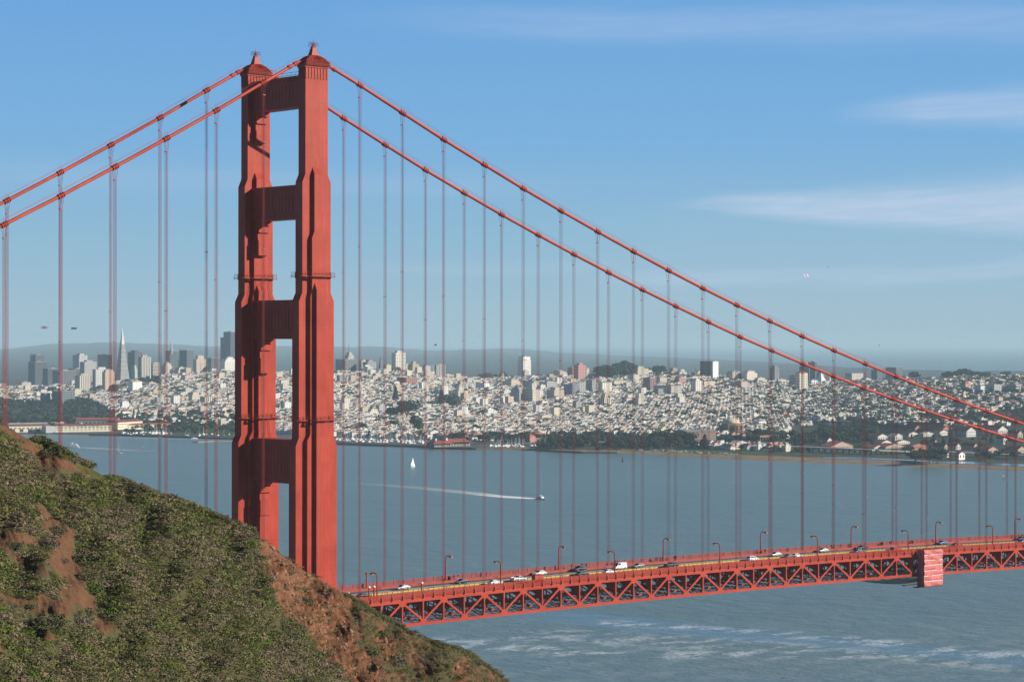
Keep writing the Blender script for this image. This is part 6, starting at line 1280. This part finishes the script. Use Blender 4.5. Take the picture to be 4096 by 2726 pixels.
CLIFF=[c5([(40,280),(110,330),(330,470),(560,640),(740,760),(900,870),(870,960),(850,1060),(930,1200),(1010,1330),(1100,1440),(1150,1600),(880,1600),(820,1540),(760,1440),(640,1380),(570,1290),(500,1180),(420,1080),(330,1010),(240,900),(170,760),(120,640),(90,520),(100,420)]),
 c5([(1700,1400),(1850,1450),(1900,1560),(1760,1600),(1780,1500)]),c5([(1050,1150),(1250,1180),(1300,1300),(1200,1400),(1100,1300)])]
SCREE=c5([(850,900),(1000,960),(1200,1070),(1450,1130),(1620,1250),(1800,1330),(2000,1420),(2250,1560),(2250,1600),(1100,1600),(1000,1400),(900,1250),(820,1080)])
soil=np.zeros(U.shape); 
for p in SOIL: soil[inp(p,U,PY)]=1
cl=np.zeros(U.shape)
for p in CLIFF: cl[inp(p,U,PY)]=1
scr=inp(SCREE,U,PY)*1.
def vnoise(x,y,seed):
    r=np.random.default_rng(seed); T=r.random((256,256)); xi=np.floor(x).astype(int); yi=np.floor(y).astype(int); fx=x-xi; fy=y-yi; fx=fx*fx*(3-2*fx); fy=fy*fy*(3-2*fy)
    g=lambda a,b: T[a%256,b%256]; return (g(xi,yi)*(1-fx)+g(xi+1,yi)*fx)*(1-fy)+(g(xi,yi+1)*(1-fx)+g(xi+1,yi+1)*fx)*fy
def fbm(x,y,seed,o=4): return sum(vnoise(x*2**k,y*2**k,seed+k)*.5**k for k in range(o))/sum(.5**k for k in range(o))
# relief measured along the slope; gullies run down and to the right
ga=(U-PY*.55); gb=(PY+U*.3)
def blur(a,n):
    for _ in range(n): a=(a+np.roll(a,1,0)+np.roll(a,-1,0)+np.roll(a,1,1)+np.roll(a,-1,1))/5
    return a
cls=blur(cl,8)
rel=(fbm(ga*.014,gb*.005,11)-.5)*(1.5+.8*np.maximum(cls,scr*.7))+(fbm(ga*.06,gb*.014,15)-.5)*(.8+1.2*cls+.8*scr)+(fbm(ga*.22,gb*.08,19)-.5)*(.3+1.0*cls+.5*scr)+(fbm(U*.5,PY*.5,23)-.5)*(.15+.5*cls+.2*scr)
crestfade=np.clip(fr/25,0.0,1); rel=rel*(.25+.75*crestfade)
gl=np.exp(-((U-(1000+.463*(870+ (PY-2000)/.463*0+ np.interp(PY,[2400,2450,2550,2650],[-10,20,90,180]))))/16.)**2)*((PY>2400)&(PY<2680)); 
Dn=D+rel*.5+gl*1.2
Xh=CAM[0]+fh[0]*Dn+rh[0]*Lx*1.0; Yh=CAM[1]+fh[1]*Dn+rh[1]*Lx; Zr=Zh-rel*.55-gl*.6+ .0
Xh=Xh-rh[0]*rel*.5; Yh=Yh-rh[1]*rel*.5
# behind the crest the hill falls away towards the sea
bk=Vv<0; kk=-Vv
Xh=np.where(bk,Xh+fh[0]*kk*2.0-rh[0]*kk*.3,Xh); Yh=np.where(bk,Yh+fh[1]*kk*2.0-rh[1]*kk*.3,Yh); Zr=np.where(bk,Zr-kk*1.2-.4,Zr)
g=fbm(U*.01,PY*.01,31); col=np.zeros(U.shape+(3,)); col[:]=(.095,.098,.040)
n1=fbm(U*.03,PY*.03,41); n2=fbm(U*.2,PY*.2,43,3)
so=np.clip(soil*1.2+(n1-.5)*.9,0,1)*np.clip(soil+.25,0,1)
red=np.array([.17,.080,.043]); red2=np.array([.205,.088,.045]); grn=np.array([.075,.085,.02])
col=col*(1-soil[...,None])+(red*(.8+.5*n1[...,None]))*soil[...,None]
gm=(soil>0)&(n2>.62); col[gm]=col[gm]*.6+grn*.4
mc=cl>0; col[mc]=(red2*(.55+.9*n1[...,None])+(n2[...,None]-.5)*.26*np.array([1,.8,.6]))[mc]
ms=(scr>0)&(cl==0); mixk=np.clip((n1-.42)*5,0,1)[...,None]; col[ms]=((red*1.0)*mixk+(1-mixk)*np.array([.075,.07,.028]))[ms]
tg=(fr<35)&(U<1050)&(U>300)&(cl==0); col[tg]=(np.array([.10,.105,.025])*(.7+.6*n1[...,None]))[tg]
col[(U<300)&(soil==0)&(PY>1690)&(PY<1760+U*.4)]*=np.array([1.2,1.6,.8])
M_HILL,t,b=newmat('headland_soil'); at_=N(t,'ShaderNodeAttribute',attribute_name='col').outputs[0]; pw=pos(t,'World'); f=rng_(t,noise(t,.9,8,pw,.7),.3,.7); f2=rng_(t,noise(t,5,6,pw,.7),.35,.7)
lk(t,mix(t,mathn(t,'MULTIPLY',f2,.35),mix(t,f,mix(t,.4,at_,(0,0,0)),mix(t,1,at_,(1.25,1.25,1.25),'MULTIPLY')),(.22,.15,.10)),b.inputs['Base Color']); b.inputs['Roughness'].default_value=.95; b.inputs['Specular IOR Level'].default_value=.1
bp=N(t,'ShaderNodeBump'); bp.inputs['Distance'].default_value=.5; bp.inputs['Strength'].default_value=1; t.links.new(noise(t,1.6,9,pw,.72),bp.inputs['Height']); t.links.new(bp.outputs[0],b.inputs['Normal'])
nr,nc=U.shape; idx=np.arange(nr*nc).reshape(nr,nc); Q=np.stack([idx[:-1,:-1],idx[1:,:-1],idx[1:,1:],idx[:-1,1:]],-1).reshape(-1,4)
GV=np.stack([Xh,Yh,Zr],-1); o=bulk('headland_terrain',GV.reshape(-1,3),Q,M_HILL,np.clip(col,0,1).reshape(-1,3)); tag(o,kind='structure')
# ---- scrub: many leaf clumps per bush
def bushgeo(r,n,size):
    d=r.normal(size=(n,3)); d[:,2]=np.abs(d[:,2])*.9-.1; d/=np.linalg.norm(d,axis=1)[:,None]; lob=1+.28*np.sin(d[:,0]*5+r.random()*6)*np.cos(d[:,1]*6+r.random()*6); rr=(.62+.42*r.random(n))*lob
    P=d*rr[:,None]*np.array([1,1,.72]); nrm=d+r.normal(size=(n,3))*.75; nrm/=np.linalg.norm(nrm,axis=1)[:,None]; a=np.cross(nrm,r.normal(size=(n,3))); a/=np.linalg.norm(a,axis=1)[:,None]; b=np.cross(nrm,a); s=(size*(.5+r.random(n)))[:,None]
    q=np.stack([P-a*s*.5-b*s*1.1,P+a*s*.5-b*s*1.1,P+a*s*.35+b*s*1.1,P-a*s*.35+b*s*1.1],1)
    sh=(.86+.28*r.random(n)); return q,sh
BV=[bushgeo(np.random.default_rng(100+k),150,.098) for k in range(14)]
cellsz=24; pts=[]
row,colm=U.shape; W_=(soil*.92+cl*.88); W_=np.where((scr>0)&(cl==0),np.maximum(W_,.52),W_); 
r=np.random.default_rng(77); jj=np.arange(U.shape[1]); cnt=0
vis_=(Vv>=-6)&(U>-160)&(U<2060)&(PY<2790)
ci=np.argwhere(vis_)
# area weight: true surface area per cell ~ spacing
dX=np.gradient(GV,axis=1); dY=np.gradient(GV,axis=0); ar=np.linalg.norm(np.cross(dX,dY),axis=2); pw_=ar[vis_]*(1-W_[vis_]); pw_=np.clip(pw_,0,np.percentile(pw_,99)); pw_/=pw_.sum()
pick=ci[r.choice(len(ci),size=15000,p=pw_)]
SPC=np.array([(.094,.098,.050),(.112,.112,.062),(.122,.100,.068),(.140,.112,.085),(.078,.088,.030),(.068,.098,.018),(.055,.060,.026),(.095,.094,.034)])
SPP=np.array([20,17,16,12,14,5,8,10.]); SPP/=SPP.sum()
pn=fbm(U*.012,PY*.016,61,3)
Vs=[];Cs=[];big=[]
for (i,j) in pick:
    P=GV[i,j]+r.normal(size=3)*.15; s=(r.uniform(.40,.85) if r.random()<.75 else r.uniform(.85,1.4)) if not(cl[i,j]>0 or scr[i,j]>0) else r.uniform(.25,.75)
    if U[i,j]>1000 and fr[i,j]<60: s=min(s,.6)
    if fr[i,j]<14: s=min(s,.75) if r.random()<.75 else s
    hp=int(np.clip(s*.9*FPX/Dn[i,j]/6,0,40)); wp=int(s*.6*FPX/Dn[i,j]/5)
    if not(cl[i,j]>0 or scr[i,j]>0):
        ii=max(i-hp,10)
        if soil[ii,j] or soil[ii,min(j+wp,U.shape[1]-1)] or soil[ii,max(j-wp,0)] or soil[i,max(j-wp,0)] or soil[i,min(j+wp,U.shape[1]-1)]:
            if r.random()<.93: continue
    k=int(np.clip(round(r.choice(8,p=SPP)),0,7)); 
    if pn[i,j]>.62 and r.random()<.6: k=3
    if pn[i,j]<.40 and r.random()<.6: k=5 if r.random()<.35 else 4
    q,sh=BV[r.integers(14)]
    if s<.6: m_=r.random(len(q))<.6; q=q[m_]; sh=sh[m_]
    an=r.random()*6.28; R_=np.array([[math.cos(an),-math.sin(an),0],[math.sin(an),math.cos(an),0],[0,0,1]])
    v=(q.reshape(-1,3)*s*np.array([1,1,r.uniform(.5,.72)]))@R_.T+P
    Vs.append(v); Cs.append((SPC[k]*np.array([1.42,1.38,1.12])*(sh[:,None]*r.uniform(.8,1.3))).repeat(4,0))
V=np.concatenate(Vs).astype(np.float32); Cc=np.concatenate(Cs).astype(np.float32)
o=bulk('coastal_scrub',V,np.arange(len(V)).reshape(-1,4),M_LF,Cc); tag(o,'grey green and brown coastal scrub covering the near headland','scrub',kind='stuff')
# single large bushes that stand out on the bare soil and on the crest
bme={}
for k in range(4):
    for c_ in (0,4,5,3):
        q,sh=bushgeo(np.random.default_rng(300+k),420,.08); bb=bulk('bush',q.reshape(-1,3),np.arange(len(q)*4).reshape(-1,4),M_LF,(SPC[c_]*.95*sh[:,None]).repeat(4,0)); bme[k,c_]=bb.data; bpy.data.objects.remove(bb)
def bush(u,py,s,c_,lab,grp=None):
    j=int(np.argmin(np.abs(uu-u))); colp=PY[:,j]; i=int(np.argmin(np.abs(np.where(Vv[:,j]>=0,colp,1e9)-py))); P=GV[i,j]
    o=bpy.data.objects.new('bush',bme[random.randrange(4),c_]); COL.objects.link(o); o.location=tuple(P); o.scale=(s,s,s*.85); o.rotation_euler=(0,0,random.random()*6); tag(o,lab,'bush',grp)
for x,y,s,c_,lab in ((325,700,1.3,0,'grey green bush left of the upper dirt gully'),(280,780,1.5,3,'greyish bush in the middle of the dirt gully'),(465,860,1.4,0,'bush at the right edge of the dirt gully'),(495,960,1.3,0,'bush beside the widest bare soil'),(550,1030,1.5,5,'green bush at the right rim of the bare soil'),(170,1150,.9,0,'small bush at the foot of the bare soil'),(280,1240,1.9,0,'big bush between the two lower soil tracks'),(450,1220,1.4,3,'grey bush at the bottom of the gully'),(520,1170,1.0,0,'small bush near the bottom right of the gully'),(90,780,1.2,0,'bush on the left soil track'),(370,870,.8,3,'lone dry bush in the bare soil'),(270,250,1.2,0,'bush at the head of the upper soil slope'),(240,150,1.3,4,'dark bush on the skyline of the upper slope'),(350,225,1.2,4,'round dark bush on the crest above the ferry'),(430,285,1.1,3,'brownish bush on the crest right of the round dark one'),(510,312,1.2,5,'green bush low on the crest'),(770,378,.7,3,'small dry bush on the crest above the suspenders'),(820,730,1.4,5,'bright green bush in the middle of the scrub'),(800,770,1.2,5,'second bright green bush just below the first'),(150,610,1.6,5,'mossy green bush on the left slope'),(690,580,1.0,5,'dark green bush in the middle upper scrub'),(1380,632,1.0,4,'dark bush on the crest at the foot of the tower leg'),(1470,675,1.0,0,'last leafy bush on the crest before the cliff'),(1320,690,1.0,5,'green patch bush near the crest by the tower leg'),(760,950,1.3,5,'yellow green bush in the lower scrub'),(1170,1380,1.4,5,'yellow green bush near the bottom of the scrub'),(1060,880,1.2,4,'olive bush in the right scrub'),(830,1480,1.5,4,'olive bush near the bottom edge')):
    bush(x*f1,1650+y*f1,s,c_,lab)
for x,y,s,c_,lab in ((1150,1150,1.5,5,'bright green bush on the lower cliff shoulder'),(1260,1400,1.6,0,'round grey bush on the brown slope below the bridge'),(1010,1290,1.5,4,'dark bush low on the cliff'),(100,700,1.3,0,'grey green bush at the top of the cliff edge'),(480,880,1.3,0,'grey bush on the rock face'),(640,1340,1.1,4,'dark bush near the foot of the rock face'),(1480,1400,1.3,3,'brown bush on the lower right slope'),(1690,1440,1.0,0,'small bush above the orange scar'),(1960,1420,1.0,4,'dark bush near the seaward tip')):
    bush(1000+x*.463,2000+y*.463,s,c_,lab)
# loose rocks on the cliff
M_RKR=flat('red_rock',(.27,.15,.09),.9,.3,2); rme=[]
for k in range(5):
    rr=np.random.default_rng(400+k); mb=MB(); mb.lathe([(.5,-.4),(.9,-.1),(.8,.35),(.3,.6)],7); mb.v=[tuple(np.array(v)*(1+.35*(rr.random(3)-.5))) for v in mb.v]; rme.append(mb.mesh('rock',M_RKR))
cand=np.argwhere((cl>0)&(fr>10)&(PY<2720)&(U<2060)); 
for (i,j) in cand[r.choice(len(cand),size=150,replace=False)]:
    o=bpy.data.objects.new('rock',rme[r.integers(5)]); COL.objects.link(o); o.location=tuple(GV[i,j]); s=r.uniform(.12,.42)*(1.8 if r.random()<.06 else 1); o.scale=(s,s*r.uniform(.6,1),s*r.uniform(.6,1.3)); o.rotation_euler=(r.random(),r.random(),r.random()*6); tag(o,'reddish angular rock jutting from the eroded cliff face','rock','rocks on the cliff face')
# ---------------------------------------------------------------- haze
M_HZ=bpy.data.materials.new('haze'); M_HZ.use_nodes=True; t=M_HZ.node_tree; t.nodes.remove(t.nodes['Principled BSDF']); pv=N(t,'ShaderNodeVolumePrincipled'); pv.inputs['Color'].default_value=(.62,.865,1,1); pv.inputs['Density'].default_value=4.4e-5; pv.inputs['Anisotropy'].default_value=0
t.links.new(pv.outputs[0],t.nodes['Material Output'].inputs['Volume'])
o=MB().box(-100000,100000,-100000,100000,-5,242).build('haze',M_HZ); tag(o,'thin pale blue haze over the bay','haze',kind='stuff')
